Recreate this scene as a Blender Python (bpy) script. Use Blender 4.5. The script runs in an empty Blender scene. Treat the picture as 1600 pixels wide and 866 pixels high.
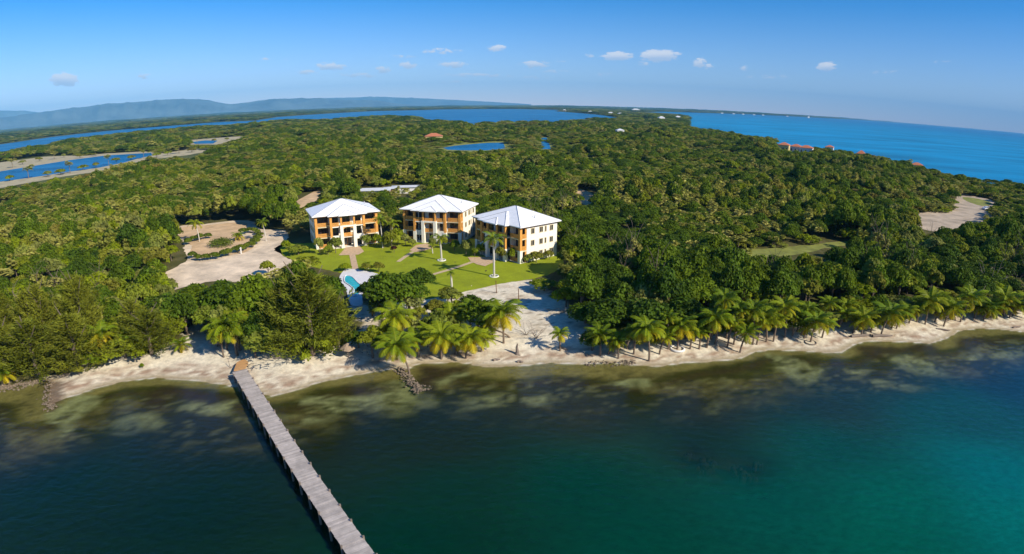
import bpy, math, random
import numpy as np
from mathutils import Vector, Matrix
from mathutils.geometry import delaunay_2d_cdt
random.seed(7); RS = np.random.RandomState(11)
R = math.radians
scene = bpy.context.scene
COL = scene.collection

# ------------------------------------------------------------------ camera (wide drone lens), world, sun, exposure
CAM_H = 38.0; PITCH = R(16.94); ROLL = R(-.2); FPX = 900.0
LK = (0.9985812, 0.01179435, -0.15151455, 0.03368273)
cd = bpy.data.cameras.new('camera'); cam = bpy.data.objects.new('camera', cd); COL.objects.link(cam)
cd.type = 'PANO'; cd.panorama_type = 'FISHEYE_LENS_POLYNOMIAL'
cd.sensor_width = 36.0; cd.sensor_fit = 'HORIZONTAL'; cd.fisheye_fov = R(180)
_s = (1600 / 36.0) / FPX
cd.fisheye_polynomial_k0 = 0.0
cd.fisheye_polynomial_k1 = -LK[0] * _s; cd.fisheye_polynomial_k2 = -LK[1] * _s**2
cd.fisheye_polynomial_k3 = -LK[2] * _s**3; cd.fisheye_polynomial_k4 = -LK[3] * _s**4
cam.location = (0, 0, CAM_H)
cam.rotation_euler = (Matrix.Rotation(R(90) - PITCH, 4, 'X') @ Matrix.Rotation(-ROLL, 4, 'Z')).to_euler()
cd.clip_start = .5; cd.clip_end = 90000
scene.camera = cam
HAZE = 5e-5

SUN_EL = R(33); SUN_DIR = Vector((.82, -.57, 0)).normalized()
sd = bpy.data.lights.new('sun', 'SUN'); sun = bpy.data.objects.new('sun', sd); COL.objects.link(sun)
sd.energy = 4.6; sd.angle = R(.55); sd.color = (1, .93, .80)
to_sun = Vector((SUN_DIR.x * math.cos(SUN_EL), SUN_DIR.y * math.cos(SUN_EL), math.sin(SUN_EL)))
sun.rotation_euler = to_sun.to_track_quat('Z', 'Y').to_euler()
sun.location = to_sun * 300
vs = scene.view_settings
vs.view_transform = 'Standard'; vs.look = 'None'; vs.gamma = 1; vs.exposure = 0.42
scene.cycles.transparent_max_bounces = 12
scene.cycles.max_bounces = 5; scene.cycles.diffuse_bounces = 2; scene.cycles.glossy_bounces = 2
scene.cycles.transmission_bounces = 2; scene.cycles.volume_bounces = 0
scene.cycles.caustics_reflective = False; scene.cycles.caustics_refractive = False

# lens helpers: pixel of the photograph (1600 wide) -> direction / point on a level
def lens_th(r):
    x = r / FPX
    return LK[0]*x + LK[1]*x*x + LK[2]*x**3 + LK[3]*x**4
def ray(px, py):
    X, Y = px - 800, 433 - py
    c, s = math.cos(-ROLL), math.sin(-ROLL)
    X, Y = X*c - Y*s, X*s + Y*c
    r = math.hypot(X, Y) or 1e-9; t = lens_th(r)
    x = math.sin(t)*X/r; u = math.sin(t)*Y/r; z = math.cos(t)
    return (x, z*math.cos(PITCH) + u*math.sin(PITCH), -z*math.sin(PITCH) + u*math.cos(PITCH))
def g(px, py, z=1.2, far=26000.):
    d = ray(px, py)
    h = math.hypot(d[0], d[1])
    t = (z - CAM_H) / d[2] if d[2] < -1e-5 else 1e9
    t = min(t, far / h)
    return (d[0]*t, d[1]*t)
def height_at(px, py, xy):
    d = ray(px, py); t = math.hypot(*xy) / math.hypot(d[0], d[1])
    return CAM_H + d[2]*t
_rt = np.linspace(0, 1150, 800); _tt = lens_th(_rt)
def proj(P):
    x, y, z = P[..., 0], P[..., 1], P[..., 2] - CAM_H
    f = y*math.cos(PITCH) - z*math.sin(PITCH); u = y*math.sin(PITCH) + z*math.cos(PITCH)
    h = np.hypot(x, u); t = np.arctan2(h, f); r = np.interp(t, _tt, _rt)
    h = np.maximum(h, 1e-9); X = r*x/h; Y = r*u/h
    c, s = math.cos(ROLL), math.sin(ROLL)
    return 800 + X*c - Y*s, 433 - (X*s + Y*c)
def inpoly(x, y, poly):
    inside = np.zeros(x.shape, bool); n = len(poly); j = n - 1
    for i in range(n):
        xi, yi = poly[i]; xj, yj = poly[j]
        if yi != yj:
            c = ((yi > y) != (yj > y)) & (x < (xj - xi) * (y - yi) / (yj - yi) + xi)
            inside ^= c
        j = i
    return inside
_lat = RS.rand(256, 256)
def vnoise(x, y):
    xi = np.floor(x).astype(int); yi = np.floor(y).astype(int); fx = x - xi; fy = y - yi
    fx = fx*fx*(3-2*fx); fy = fy*fy*(3-2*fy)
    a = _lat[xi % 256, yi % 256]; b = _lat[(xi+1) % 256, yi % 256]
    c = _lat[xi % 256, (yi+1) % 256]; d = _lat[(xi+1) % 256, (yi+1) % 256]
    return (a*(1-fx)+b*fx)*(1-fy) + (c*(1-fx)+d*fx)*fy
def fbm(x, y, o=4):
    v = 0; a = .5; t = 0
    for k in range(o):
        v = v + a*vnoise(x*2**k + 17*k, y*2**k + 31*k); t += a; a *= .5
    return v / t
def sm(a, b, x):
    t = np.clip((x - a) / (b - a), 0, 1); return t*t*(3-2*t)

# ------------------------------------------------------------------ sky with its small clouds
w = bpy.data.worlds.new('World'); scene.world = w; w.use_nodes = True
nt = w.node_tree; nt.nodes.clear()
out = nt.nodes.new('ShaderNodeOutputWorld'); bg = nt.nodes.new('ShaderNodeBackground')
sky = nt.nodes.new('ShaderNodeTexSky'); sky.sky_type = 'NISHITA'; sky.sun_disc = False
sky.sun_elevation = SUN_EL; sky.sun_rotation = math.atan2(SUN_DIR.x, SUN_DIR.y)
sky.air_density = 1.0; sky.dust_density = 0.0; sky.ozone_density = 3.0; sky.altitude = 40
bg.inputs['Strength'].default_value = .085
geo = nt.nodes.new('ShaderNodeTexCoord')
def N(t, **k):
    n = nt.nodes.new(t)
    for a, b in k.items(): setattr(n, a, b)
    return n
def M2(op, a, b):
    n = N('ShaderNodeMath', operation=op)
    for i, v in enumerate((a, b)):
        if hasattr(v, 'type'): nt.links.new(v, n.inputs[i])
        elif v is not None: n.inputs[i].default_value = v
    return n.outputs[0]
nz = N('ShaderNodeTexNoise'); nz.inputs['Scale'].default_value = 85; nz.inputs['Detail'].default_value = 6; nz.inputs['Roughness'].default_value = .62
mp = N('ShaderNodeMapping'); mp.inputs['Scale'].default_value = (1, 1, 2.4)
nt.links.new(geo.outputs['Generated'], mp.inputs[0]); nt.links.new(mp.outputs[0], nz.inputs['Vector'])
CLOUDS = [(1030,87,30,9,1.0),(964,88,23,7,.9),(1005,99,10,4,.45),(1093,99,11,8,.7),(1107,104,9,5,.6),(1162,106,7,5,.5),(1292,104,16,7,.75),
          (835,101,22,6,.65),(776,75,14,6,.6),(708,101,22,6,.7),(638,102,13,6,.6),(599,109,12,6,.6),(516,104,23,6,.8),(480,113,16,4,.55),
          (100,124,22,11,.85),(228,119,14,5,.5),(690,80,30,5,.5),(560,118,30,4,.5),(922,86,9,4,.5),(943,116,16,4,.35),(708,130,18,4,.45),(740,118,60,4,.42),(880,96,24,4,.25),(830,122,50,5,.25),(420,92,30,3,.3),(355,110,26,3,.25),(1380,112,30,3,.28),(1200,120,40,4,.28),(620,88,40,3,.3),(860,112,40,3,.3),(1470,96,30,3,.2),(250,98,34,3,.22)]
acc = None; bot = None
for (px, py, rx, ry, st) in CLOUDS:
    d = Vector(ray(px, py)); rt = (Vector(ray(px+3, py)) - Vector(ray(px-3, py))).normalized()
    up = Vector(ray(px, py-3)) - Vector(ray(px, py+3)); pxa = up.length / 6; up.normalize()
    def dotn(v):
        n = N('ShaderNodeVectorMath', operation='DOT_PRODUCT'); nt.links.new(geo.outputs['Generated'], n.inputs[0]); n.inputs[1].default_value = v
        return n.outputs['Value']
    a = M2('MULTIPLY', M2('SUBTRACT', dotn(rt), d.dot(rt)), 1/(rx*pxa))
    b = M2('MULTIPLY', M2('SUBTRACT', dotn(up), d.dot(up)), 1/(ry*pxa))
    q = M2('ADD', M2('MULTIPLY', a, a), M2('MULTIPLY', b, b))
    f = M2('MULTIPLY', M2('MAXIMUM', M2('SUBTRACT', 1.0, M2('MULTIPLY', q, .55)), 0.0), st)
    bb = M2('MULTIPLY', f, b)
    acc = f if acc is None else M2('MAXIMUM', acc, f)
    bot = bb if bot is None else M2('ADD', bot, bb)
front = M2('GREATER_THAN', dotn((0, 1, 0)), 0.2)
nn = N('ShaderNodeMapRange'); nt.links.new(M2('ADD', M2('SUBTRACT', M2('MULTIPLY', acc, 1.05), .21), M2('MULTIPLY', M2('SUBTRACT', nz.outputs['Fac'], .5), 2.1)), nn.inputs[0])
nn.inputs[1].default_value = 0.0; nn.inputs[2].default_value = .42; nn.interpolation_type = 'SMOOTHSTEP'
gate = N('ShaderNodeMapRange'); gate.inputs[1].default_value = .04; gate.inputs[2].default_value = .3; nt.links.new(acc, gate.inputs[0])
cmask = M2('MULTIPLY', M2('MULTIPLY', nn.outputs[0], M2('MULTIPLY', front, gate.outputs[0])), .93)
crmp = N('ShaderNodeMapRange'); nt.links.new(bot, crmp.inputs[0]); crmp.inputs[1].default_value = -.4; crmp.inputs[2].default_value = .25
ccol = N('ShaderNodeMix', data_type='RGBA'); nt.links.new(crmp.outputs[0], ccol.inputs[0])
ccol.inputs[6].default_value = (5.0, 5.9, 7.6, 1); ccol.inputs[7].default_value = (8.3, 8.3, 8.6, 1)
cm = N('ShaderNodeMix', data_type='RGBA'); nt.links.new(cmask, cm.inputs[0])
skym = N('ShaderNodeMix', data_type='RGBA'); skym.blend_type = 'MULTIPLY'; skym.inputs[0].default_value = 1; 
sxyz = N('ShaderNodeSeparateXYZ'); nt.links.new(geo.outputs['Generated'], sxyz.inputs[0])
egr = N('ShaderNodeMapRange'); egr.inputs[1].default_value = .0; egr.inputs[2].default_value = .17; nt.links.new(sxyz.outputs[2], egr.inputs[0])
etint = N('ShaderNodeMix', data_type='RGBA'); nt.links.new(egr.outputs[0], etint.inputs[0]); etint.inputs[6].default_value = (1.18, 1.08, 1.40, 1); etint.inputs[7].default_value = (.17, .68, 1.24, 1)
nt.links.new(etint.outputs[2], skym.inputs[7])
nt.links.new(sky.outputs[0], skym.inputs[6])
nt.links.new(skym.outputs[2], cm.inputs[6]); nt.links.new(ccol.outputs[2], cm.inputs[7])
nt.links.new(cm.outputs[2], bg.inputs['Color']); nt.links.new(bg.outputs[0], out.inputs[0])

# ------------------------------------------------------------------ material helpers
def new_mat(name, col=(.5,.5,.5), rough=.8, var=.0, scale=3., spec=.3, metal=0., bump=0., bscale=8., coords='Object'):
    m = bpy.data.materials.new(name); m.use_nodes = True; t = m.node_tree
    b = t.nodes['Principled BSDF']; b.inputs['Roughness'].default_value = rough
    b.inputs['Base Color'].default_value = (*col, 1); b.inputs['Specular IOR Level'].default_value = spec
    b.inputs['Metallic'].default_value = metal
    tc = t.nodes.new('ShaderNodeTexCoord')
    if var:
        n = t.nodes.new('ShaderNodeTexNoise'); n.inputs['Scale'].default_value = scale; n.inputs['Detail'].default_value = 6; n.inputs['Roughness'].default_value = .65
        t.links.new(tc.outputs[coords], n.inputs['Vector'])
        mr = t.nodes.new('ShaderNodeMapRange'); mr.inputs[1].default_value = .3; mr.inputs[2].default_value = .7
        mr.inputs[3].default_value = 1 - var; mr.inputs[4].default_value = 1 + var
        t.links.new(n.outputs['Fac'], mr.inputs[0])
        mu = t.nodes.new('ShaderNodeVectorMath'); mu.operation = 'SCALE'; mu.inputs[0].default_value = col
        t.links.new(mr.outputs[0], mu.inputs['Scale']); t.links.new(mu.outputs[0], b.inputs['Base Color'])
    if bump:
        n2 = t.nodes.new('ShaderNodeTexNoise'); n2.inputs['Scale'].default_value = bscale; n2.inputs['Detail'].default_value = 5
        t.links.new(tc.outputs[coords], n2.inputs['Vector'])
        bp = t.nodes.new('ShaderNodeBump'); bp.inputs['Strength'].default_value = bump; bp.inputs['Distance'].default_value = .1
        t.links.new(n2.outputs['Fac'], bp.inputs['Height']); t.links.new(bp.outputs[0], b.inputs['Normal'])
    return m
def leaf_mat(name, cols, trans=.34, yel=None, world_var=True, rough=.6):
    """cols: palette picked by the object's own random number; 'tint' varies clump by clump, 'yel' turns fronds yellow"""
    m = bpy.data.materials.new(name); m.use_nodes = True; t = m.node_tree; L = t.links
    b = t.nodes['Principled BSDF']; o = t.nodes['Material Output']
    oi = t.nodes.new('ShaderNodeObjectInfo'); cr = t.nodes.new('ShaderNodeValToRGB')
    cr.color_ramp.interpolation = 'LINEAR'
    els = cr.color_ramp.elements
    for i, c in enumerate(cols):
        e = els[i] if i < 2 else els.new(.5)
        e.position = i / max(1, len(cols) - 1)
    for i, c in enumerate(cols): els[i].color = (*c, 1)
    src = oi.outputs['Random']
    if world_var:
        ge = t.nodes.new('ShaderNodeNewGeometry'); n = t.nodes.new('ShaderNodeTexNoise'); n.inputs['Scale'].default_value = .021; n.inputs['Detail'].default_value = 3
        L.new(ge.outputs['Position'], n.inputs['Vector'])
        mr = t.nodes.new('ShaderNodeMapRange'); mr.inputs[1].default_value = .34; mr.inputs[2].default_value = .66
        L.new(n.outputs['Fac'], mr.inputs[0])
        mx = t.nodes.new('ShaderNodeMix'); mx.inputs[0].default_value = .34
        L.new(src, mx.inputs[2]); L.new(mr.outputs[0], mx.inputs[3]); src = mx.outputs[0]
    L.new(src, cr.inputs[0])
    at = t.nodes.new('ShaderNodeAttribute'); at.attribute_name = 'tint'
    mr = t.nodes.new('ShaderNodeMapRange'); mr.inputs[3].default_value = .50; mr.inputs[4].default_value = 1.75
    L.new(at.outputs['Fac'], mr.inputs[0])
    sc = t.nodes.new('ShaderNodeVectorMath'); sc.operation = 'SCALE'; L.new(cr.outputs[0], sc.inputs[0]); L.new(mr.outputs[0], sc.inputs['Scale'])
    colo = sc.outputs[0]
    if yel:
        a2 = t.nodes.new('ShaderNodeAttribute'); a2.attribute_name = 'yel'
        mx = t.nodes.new('ShaderNodeMix'); mx.data_type = 'RGBA'; L.new(a2.outputs['Fac'], mx.inputs[0]); L.new(colo, mx.inputs[6]); mx.inputs[7].default_value = (*yel, 1)
        colo = mx.outputs[2]
    L.new(colo, b.inputs['Base Color']); b.inputs['Roughness'].default_value = rough; b.inputs['Specular IOR Level'].default_value = .10
    tr = t.nodes.new('ShaderNodeBsdfTranslucent'); L.new(colo, tr.inputs['Color'])
    ms = t.nodes.new('ShaderNodeMixShader'); ms.inputs[0].default_value = trans
    L.new(b.outputs[0], ms.inputs[1]); L.new(tr.outputs[0], ms.inputs[2]); L.new(ms.outputs[0], o.inputs[0])
    return m
MT = {}
MT['leaf'] = leaf_mat('leaf', [(.076,.120,.006),(.138,.188,.005),(.235,.240,.055),(.195,.240,.004),(.205,.160,.035),(.290,.310,.005),(.385,.360,.030)])
MT['dark_leaf'] = leaf_mat('dark_leaf', [(.048,.090,.008),(.090,.142,.007),(.145,.192,.007)])
MT['needle'] = leaf_mat('needle', [(.100,.120,.010),(.145,.155,.012),(.185,.190,.018)], trans=.2)
MT['fan'] = leaf_mat('fan', [(.17,.185,.022),(.26,.25,.045),(.38,.34,.09)], trans=.2)
MT['frond'] = leaf_mat('frond', [(.095,.150,.008),(.150,.200,.008),(.200,.235,.010)], trans=.3, yel=(.58,.44,.015), world_var=False, rough=.45)
MT['hedge'] = leaf_mat('hedge', [(.10,.14,.012),(.14,.17,.014)], world_var=False)
MT['bloom'] = leaf_mat('bloom', [(.33,.32,.10),(.22,.25,.06)], world_var=False)
MT['purple_leaf'] = leaf_mat('purple_leaf', [(.075,.022,.022),(.09,.03,.02)], world_var=False)
MT['trunk'] = new_mat('trunk', (.16,.12,.085), .9, .3, 4)
MT['palm_trunk'] = new_mat('palm_trunk', (.20,.145,.10), .9, .3, 5)
MT['royal_trunk'] = new_mat('royal_trunk', (.55,.50,.42), .8, .12, 3)
MT['white'] = new_mat('white_stucco', (.86,.80,.66), .85, .05, 1.2, bump=.1, bscale=20)
MT['cream'] = new_mat('cream_stucco', (.72,.58,.34), .85, .07, 1.5)
MT['orange'] = new_mat('orange_wood', (.72,.33,.07), .6, .22, 3.5)
MT['brown'] = new_mat('brown_wood', (.16,.075,.035), .6, .2, 5)
MT['glass'] = new_mat('dark_glass', (.03,.035,.04), .08, spec=.6)
MT['driftwood'] = new_mat('driftwood', (.22,.17,.13), .9, .3, 6)
MT['rock'] = new_mat('rock', (.20,.15,.10), .95, .4, 2.5, bump=.5)
MT['thatch'] = new_mat('thatch', (.36,.26,.17), .95, .35, 7, bump=.6, bscale=25)
MT['dark_rock'] = new_mat('submerged_rock', (.035,.03,.03), .95, .3, 2)
MT['plastic'] = new_mat('grey_metal', (.45,.45,.45), .5)
MT['red_roof'] = new_mat('red_tile', (.50,.17,.08), .8, .2, 1.0)
MT['pale_roof'] = new_mat('pale_roof', (.62,.62,.62), .6, .1, 1.0)
MT['paint_white'] = new_mat('pale_wall', (.78,.74,.66), .8, .05, 1)
MT['yellow_wall'] = new_mat('yellow_wall', (.62,.48,.2), .8, .05, 1)
MT['carwhite'] = new_mat('car_paint', (.75,.75,.75), .25, spec=.5)
MT['rubber'] = new_mat('rubber', (.02,.02,.02), .9)

def roof_mat():
    m = new_mat('white_metal_roof', (.93,.91,.87), .42, .06, .7, spec=.4)
    t = m.node_tree; b = t.nodes['Principled BSDF']
    tc = t.nodes.new('ShaderNodeTexCoord'); wv = t.nodes.new('ShaderNodeTexWave'); wv.inputs['Scale'].default_value = .8; wv.bands_direction = 'X'
    t.links.new(tc.outputs['Object'], wv.inputs[0]); bp = t.nodes.new('ShaderNodeBump'); bp.inputs['Strength'].default_value = .12; bp.inputs['Distance'].default_value = .1
    t.links.new(wv.outputs['Fac'], bp.inputs['Height']); t.links.new(bp.outputs[0], b.inputs['Normal'])
    return m
MT['roof'] = roof_mat()
MT['cap'] = new_mat('ridge_cap_metal', (.30,.31,.34), .5)

def ground_mat():
    m = bpy.data.materials.new('ground_cover'); m.use_nodes = True; t = m.node_tree; L = t.links; b = t.nodes['Principled BSDF']
    b.inputs['Roughness'].default_value = .95; b.inputs['Specular IOR Level'].default_value = .15
    at = t.nodes.new('ShaderNodeAttribute'); at.attribute_name = 'gcol'
    tc = t.nodes.new('ShaderNodeTexCoord')
    n = t.nodes.new('ShaderNodeTexNoise'); n.inputs['Scale'].default_value = 1.4; n.inputs['Detail'].default_value = 8; n.inputs['Roughness'].default_value = .7
    L.new(tc.outputs['Object'], n.inputs[0])
    mr = t.nodes.new('ShaderNodeMapRange'); mr.inputs[1].default_value = .3; mr.inputs[2].default_value = .7; mr.inputs[3].default_value = .74; mr.inputs[4].default_value = 1.2
    L.new(n.outputs['Fac'], mr.inputs[0])
    s = t.nodes.new('ShaderNodeVectorMath'); s.operation = 'SCALE'; L.new(at.outputs['Color'], s.inputs[0]); L.new(mr.outputs[0], s.inputs['Scale'])
    L.new(s.outputs[0], b.inputs['Base Color'])
    bp = t.nodes.new('ShaderNodeBump'); bp.inputs['Strength'].default_value = .5; bp.inputs['Distance'].default_value = .25
    L.new(n.outputs['Fac'], bp.inputs['Height']); L.new(bp.outputs[0], b.inputs['Normal'])
    return m
MT['ground'] = ground_mat()

def water_mat(name, attr=True, body=(.01,.1,.2), wscale=.6, bump=.25, big=.004, gl=.11):
    m = bpy.data.materials.new(name); m.use_nodes = True; t = m.node_tree; L = t.links
    for n in list(t.nodes):
        if n.type != 'OUTPUT_MATERIAL': t.nodes.remove(n)
    o = t.nodes['Material Output']
    tc = t.nodes.new('ShaderNodeTexCoord')
    n = t.nodes.new('ShaderNodeTexNoise'); n.inputs['Scale'].default_value = wscale; n.inputs['Detail'].default_value = 6
    mp = t.nodes.new('ShaderNodeMapping'); mp.inputs['Scale'].default_value = (1, 1.7, 1); mp.inputs['Rotation'].default_value = (0, 0, .5)
    L.new(tc.outputs['Object'], mp.inputs[0]); L.new(mp.outputs[0], n.inputs[0])
    bp = t.nodes.new('ShaderNodeBump'); bp.inputs['Strength'].default_value = bump; bp.inputs['Distance'].default_value = .5
    L.new(n.outputs['Fac'], bp.inputs['Height'])
    n2 = t.nodes.new('ShaderNodeTexNoise'); n2.inputs['Scale'].default_value = big; n2.inputs['Detail'].default_value = 5; n2.inputs['Roughness'].default_value = .6
    mp2 = t.nodes.new('ShaderNodeMapping'); mp2.inputs['Scale'].default_value = (1, 3.2, 1)
    L.new(tc.outputs['Object'], mp2.inputs[0]); L.new(mp2.outputs[0], n2.inputs[0])
    mr = t.nodes.new('ShaderNodeMapRange'); mr.inputs[1].default_value = .3; mr.inputs[2].default_value = .7; mr.inputs[3].default_value = .66; mr.inputs[4].default_value = 1.4
    L.new(n2.outputs['Fac'], mr.inputs[0])
    s = t.nodes.new('ShaderNodeVectorMath'); s.operation = 'SCALE'; L.new(mr.outputs[0], s.inputs['Scale'])
    df = t.nodes.new('ShaderNodeBsdfDiffuse')
    if attr:
        at = t.nodes.new('ShaderNodeAttribute'); at.attribute_name = 'wcol'; L.new(at.outputs['Color'], s.inputs[0])
    else: s.inputs[0].default_value = body
    n3_ = t.nodes.new('ShaderNodeTexNoise'); n3_.inputs['Scale'].default_value = wscale*1.3; n3_.inputs['Detail'].default_value = 4; n3_.inputs['Roughness'].default_value = .7; L.new(mp.outputs[0], n3_.inputs[0])
    mr3 = t.nodes.new('ShaderNodeMapRange'); mr3.inputs[1].default_value = .3; mr3.inputs[2].default_value = .7; mr3.inputs[3].default_value = .80; mr3.inputs[4].default_value = 1.2; L.new(n3_.outputs['Fac'], mr3.inputs[0])
    s2 = t.nodes.new('ShaderNodeVectorMath'); s2.operation = 'SCALE'; L.new(s.outputs[0], s2.inputs[0]); L.new(mr3.outputs[0], s2.inputs['Scale'])
    L.new(s2.outputs[0], df.inputs['Color'])
    base = df.outputs[0]
    if attr:
        op = t.nodes.new('ShaderNodeAttribute'); op.attribute_name = 'opac'
        tr = t.nodes.new('ShaderNodeBsdfTransparent'); tr.inputs['Color'].default_value = (.80, .84, .68, 1)
        mx = t.nodes.new('ShaderNodeMixShader'); L.new(op.outputs['Fac'], mx.inputs[0]); L.new(tr.outputs[0], mx.inputs[1]); L.new(df.outputs[0], mx.inputs[2]); base = mx.outputs[0]
    gls = t.nodes.new('ShaderNodeBsdfGlossy'); gls.inputs['Roughness'].default_value = gl; L.new(bp.outputs[0], gls.inputs['Normal'])
    gls.inputs['Color'].default_value = (.6, .85, 1, 1)
    fr = t.nodes.new('ShaderNodeFresnel'); fr.inputs['IOR'].default_value = 1.33; L.new(bp.outputs[0], fr.inputs['Normal'])
    fm = t.nodes.new('ShaderNodeMath'); fm.operation = 'MINIMUM'; L.new(fr.outputs[0], fm.inputs[0]); fm.inputs[1].default_value = .16
    m2 = t.nodes.new('ShaderNodeMixShader'); L.new(fm.outputs[0], m2.inputs[0]); L.new(base, m2.inputs[1]); L.new(gls.outputs[0], m2.inputs[2])
    L.new(m2.outputs[0], o.inputs[0])
    return m
MT['sea'] = water_mat('sea_water')
MT['lagoon'] = water_mat('lagoon_water', False, (.016,.15,.32), .5, .3, .006)
MT['poolwater'] = water_mat('pool_water', False, (.03,.42,.46), 2, .2, .5)

# ------------------------------------------------------------------ object helpers
def link(o, parent=None):
    COL.objects.link(o)
    if parent: o.parent = parent
    return o
def tag(o, label=None, cat=None, group=None, kind=None):
    if label: o['label'] = label
    if cat: o['category'] = cat
    if group: o['group'] = group
    if kind: o['kind'] = kind
    return o
def mesh_np(name, V, Fc, attrs=None, colattrs=None, smooth=False):
    me = bpy.data.meshes.new(name)
    V = np.asarray(V, np.float32); Fc = np.asarray(Fc, np.int32)
    me.vertices.add(len(V)); me.vertices.foreach_set('co', V.ravel())
    k = Fc.shape[1]
    me.loops.add(Fc.size); me.loops.foreach_set('vertex_index', Fc.ravel())
    me.polygons.add(len(Fc)); me.polygons.foreach_set('loop_start', np.arange(0, Fc.size, k, dtype=np.int32))
    me.update(calc_edges=True)
    for n, a in (attrs or {}).items():
        at = me.attributes.new(n, 'FLOAT', 'POINT'); at.data.foreach_set('value', np.asarray(a, np.float32))
    for n, a in (colattrs or {}).items():
        at = me.attributes.new(n, 'FLOAT_COLOR', 'POINT')
        c = np.ones((len(V), 4), np.float32); c[:, :3] = a; at.data.foreach_set('color', c.ravel())
    if smooth: me.polygons.foreach_set('use_smooth', np.ones(len(Fc), bool))
    return me
def obj(name, me, mat, parent=None, loc=(0,0,0)):
    if mat and not me.materials: me.materials.append(MT[mat] if isinstance(mat, str) else mat)
    o = bpy.data.objects.new(name, me); o.location = loc
    return link(o, parent)
def empty(name, loc, rz=0, label=None, cat=None, group=None):
    o = bpy.data.objects.new(name, None); o.location = loc; o.rotation_euler = (0, 0, rz); o.empty_display_size = .5
    link(o); return tag(o, label, cat, group)
def copy_tree(o, parent=None):
    c = o.copy(); COL.objects.link(c)
    c.parent = parent
    for ch in list(o.children): copy_tree(ch, c)
    return c
class MB:
    def __init__(s): s.v = []; s.f = []
    def raw(s, vs_, fs):
        b = len(s.v); s.v += [tuple(v) for v in vs_]; s.f += [tuple(b + i for i in f) for f in fs]; return s
    def box(s, x0, x1, y0, y1, z0, z1):
        return s.raw([(x0,y0,z0),(x1,y0,z0),(x1,y1,z0),(x0,y1,z0),(x0,y0,z1),(x1,y0,z1),(x1,y1,z1),(x0,y1,z1)],
                     [(0,3,2,1),(4,5,6,7),(0,1,5,4),(1,2,6,5),(2,3,7,6),(3,0,4,7)])
    def tube(s, pts, rad, n=8, cap=True):
        pts = [Vector(p) for p in pts]; rings = []
        for i, p in enumerate(pts):
            d = (pts[min(i+1, len(pts)-1)] - pts[max(i-1, 0)]).normalized()
            a = d.cross(Vector((0,0,1)) if abs(d.z) < .9 else Vector((1,0,0))).normalized(); b = d.cross(a)
            r = rad[i] if hasattr(rad, '__len__') else rad
            rings.append([p + (a*math.cos(2*math.pi*k/n) + b*math.sin(2*math.pi*k/n))*r for k in range(n)])
        vs_ = [v for r in rings for v in r]; fs = []
        for i in range(len(pts)-1):
            for k in range(n): fs.append((i*n+k, i*n+(k+1)%n, (i+1)*n+(k+1)%n, (i+1)*n+k))
        if cap: fs += [tuple(range(n))[::-1], tuple((len(pts)-1)*n + k for k in range(n))]
        return s.raw(vs_, fs)
    def build(s, name, mat, parent=None, loc=(0,0,0), smooth=False):
        me = bpy.data.meshes.new(name); me.from_pydata(s.v, [], s.f); me.update()
        if smooth: me.polygons.foreach_set('use_smooth', [True]*len(me.polygons))
        return obj(name, me, mat, parent, loc)

# ------------------------------------------------------------------ shoreline (pixels of the photo laid on the water level)
SHORE_PX = [(0,611),(22,608),(55,600),(78,594),(72,628),(78,640),(94,626),(125,617),(155,606),(194,597),(244,592),(291,595),(333,600),(371,607),
            (421,621),(453,615),(472,608),(498,600),(536,591),(581,583),(603,579),(628,577),(643,577),(653,570),(677,569),(710,567),(734,570),(748,574),(812,574),
            (858,568),(905,571),(955,568),(991,572),(1026,574),(1074,568),(1133,565),(1164,560),(1181,551),(1204,548),(1240,549),(1283,552),(1316,552),(1333,541),
            (1355,534),(1422,536),(1455,538),(1483,529),(1499,518),(1533,514),(1570,516),(1600,520)]
SHORE = [g(x, y, 0) for x, y in SHORE_PX]
SHORE = [(-900,-250),(-300,2),(-120,46)] + SHORE + [(135,92),(220,110),(480,150),(900,180)]
SH = np.array(SHORE)
SEA_POLY = SHORE + [(900,-2000),(-900,-2000)]
def shore_dist(x, y):
    d = np.full(x.shape, 1e9)
    for i in range(len(SH)-1):
        a = SH[i]; b = SH[i+1]; v = b - a; L2 = v @ v
        t = np.clip(((x-a[0])*v[0] + (y-a[1])*v[1]) / L2, 0, 1)
        d = np.minimum(d, np.hypot(x - a[0] - t*v[0], y - a[1] - t*v[1]))
    return np.where(inpoly(x, y, SEA_POLY), -d, d)
def terrain(x, y, s):
    up = 1.2*sm(0, 1, s/11.) * .75 + .25*np.clip(s/11., 0, 1)*1.2
    dn = np.maximum(-.02 + s*.055, -4.5)
    z = np.where(s > 0, np.minimum(up, 1.2), dn)
    amp = np.where(s > 0, .12*np.clip(s/6, 0, 1), .12*np.clip(-s/4, 0, 1))
    return z + (fbm(x*.35, y*.35, 3)-.5)*amp

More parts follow.
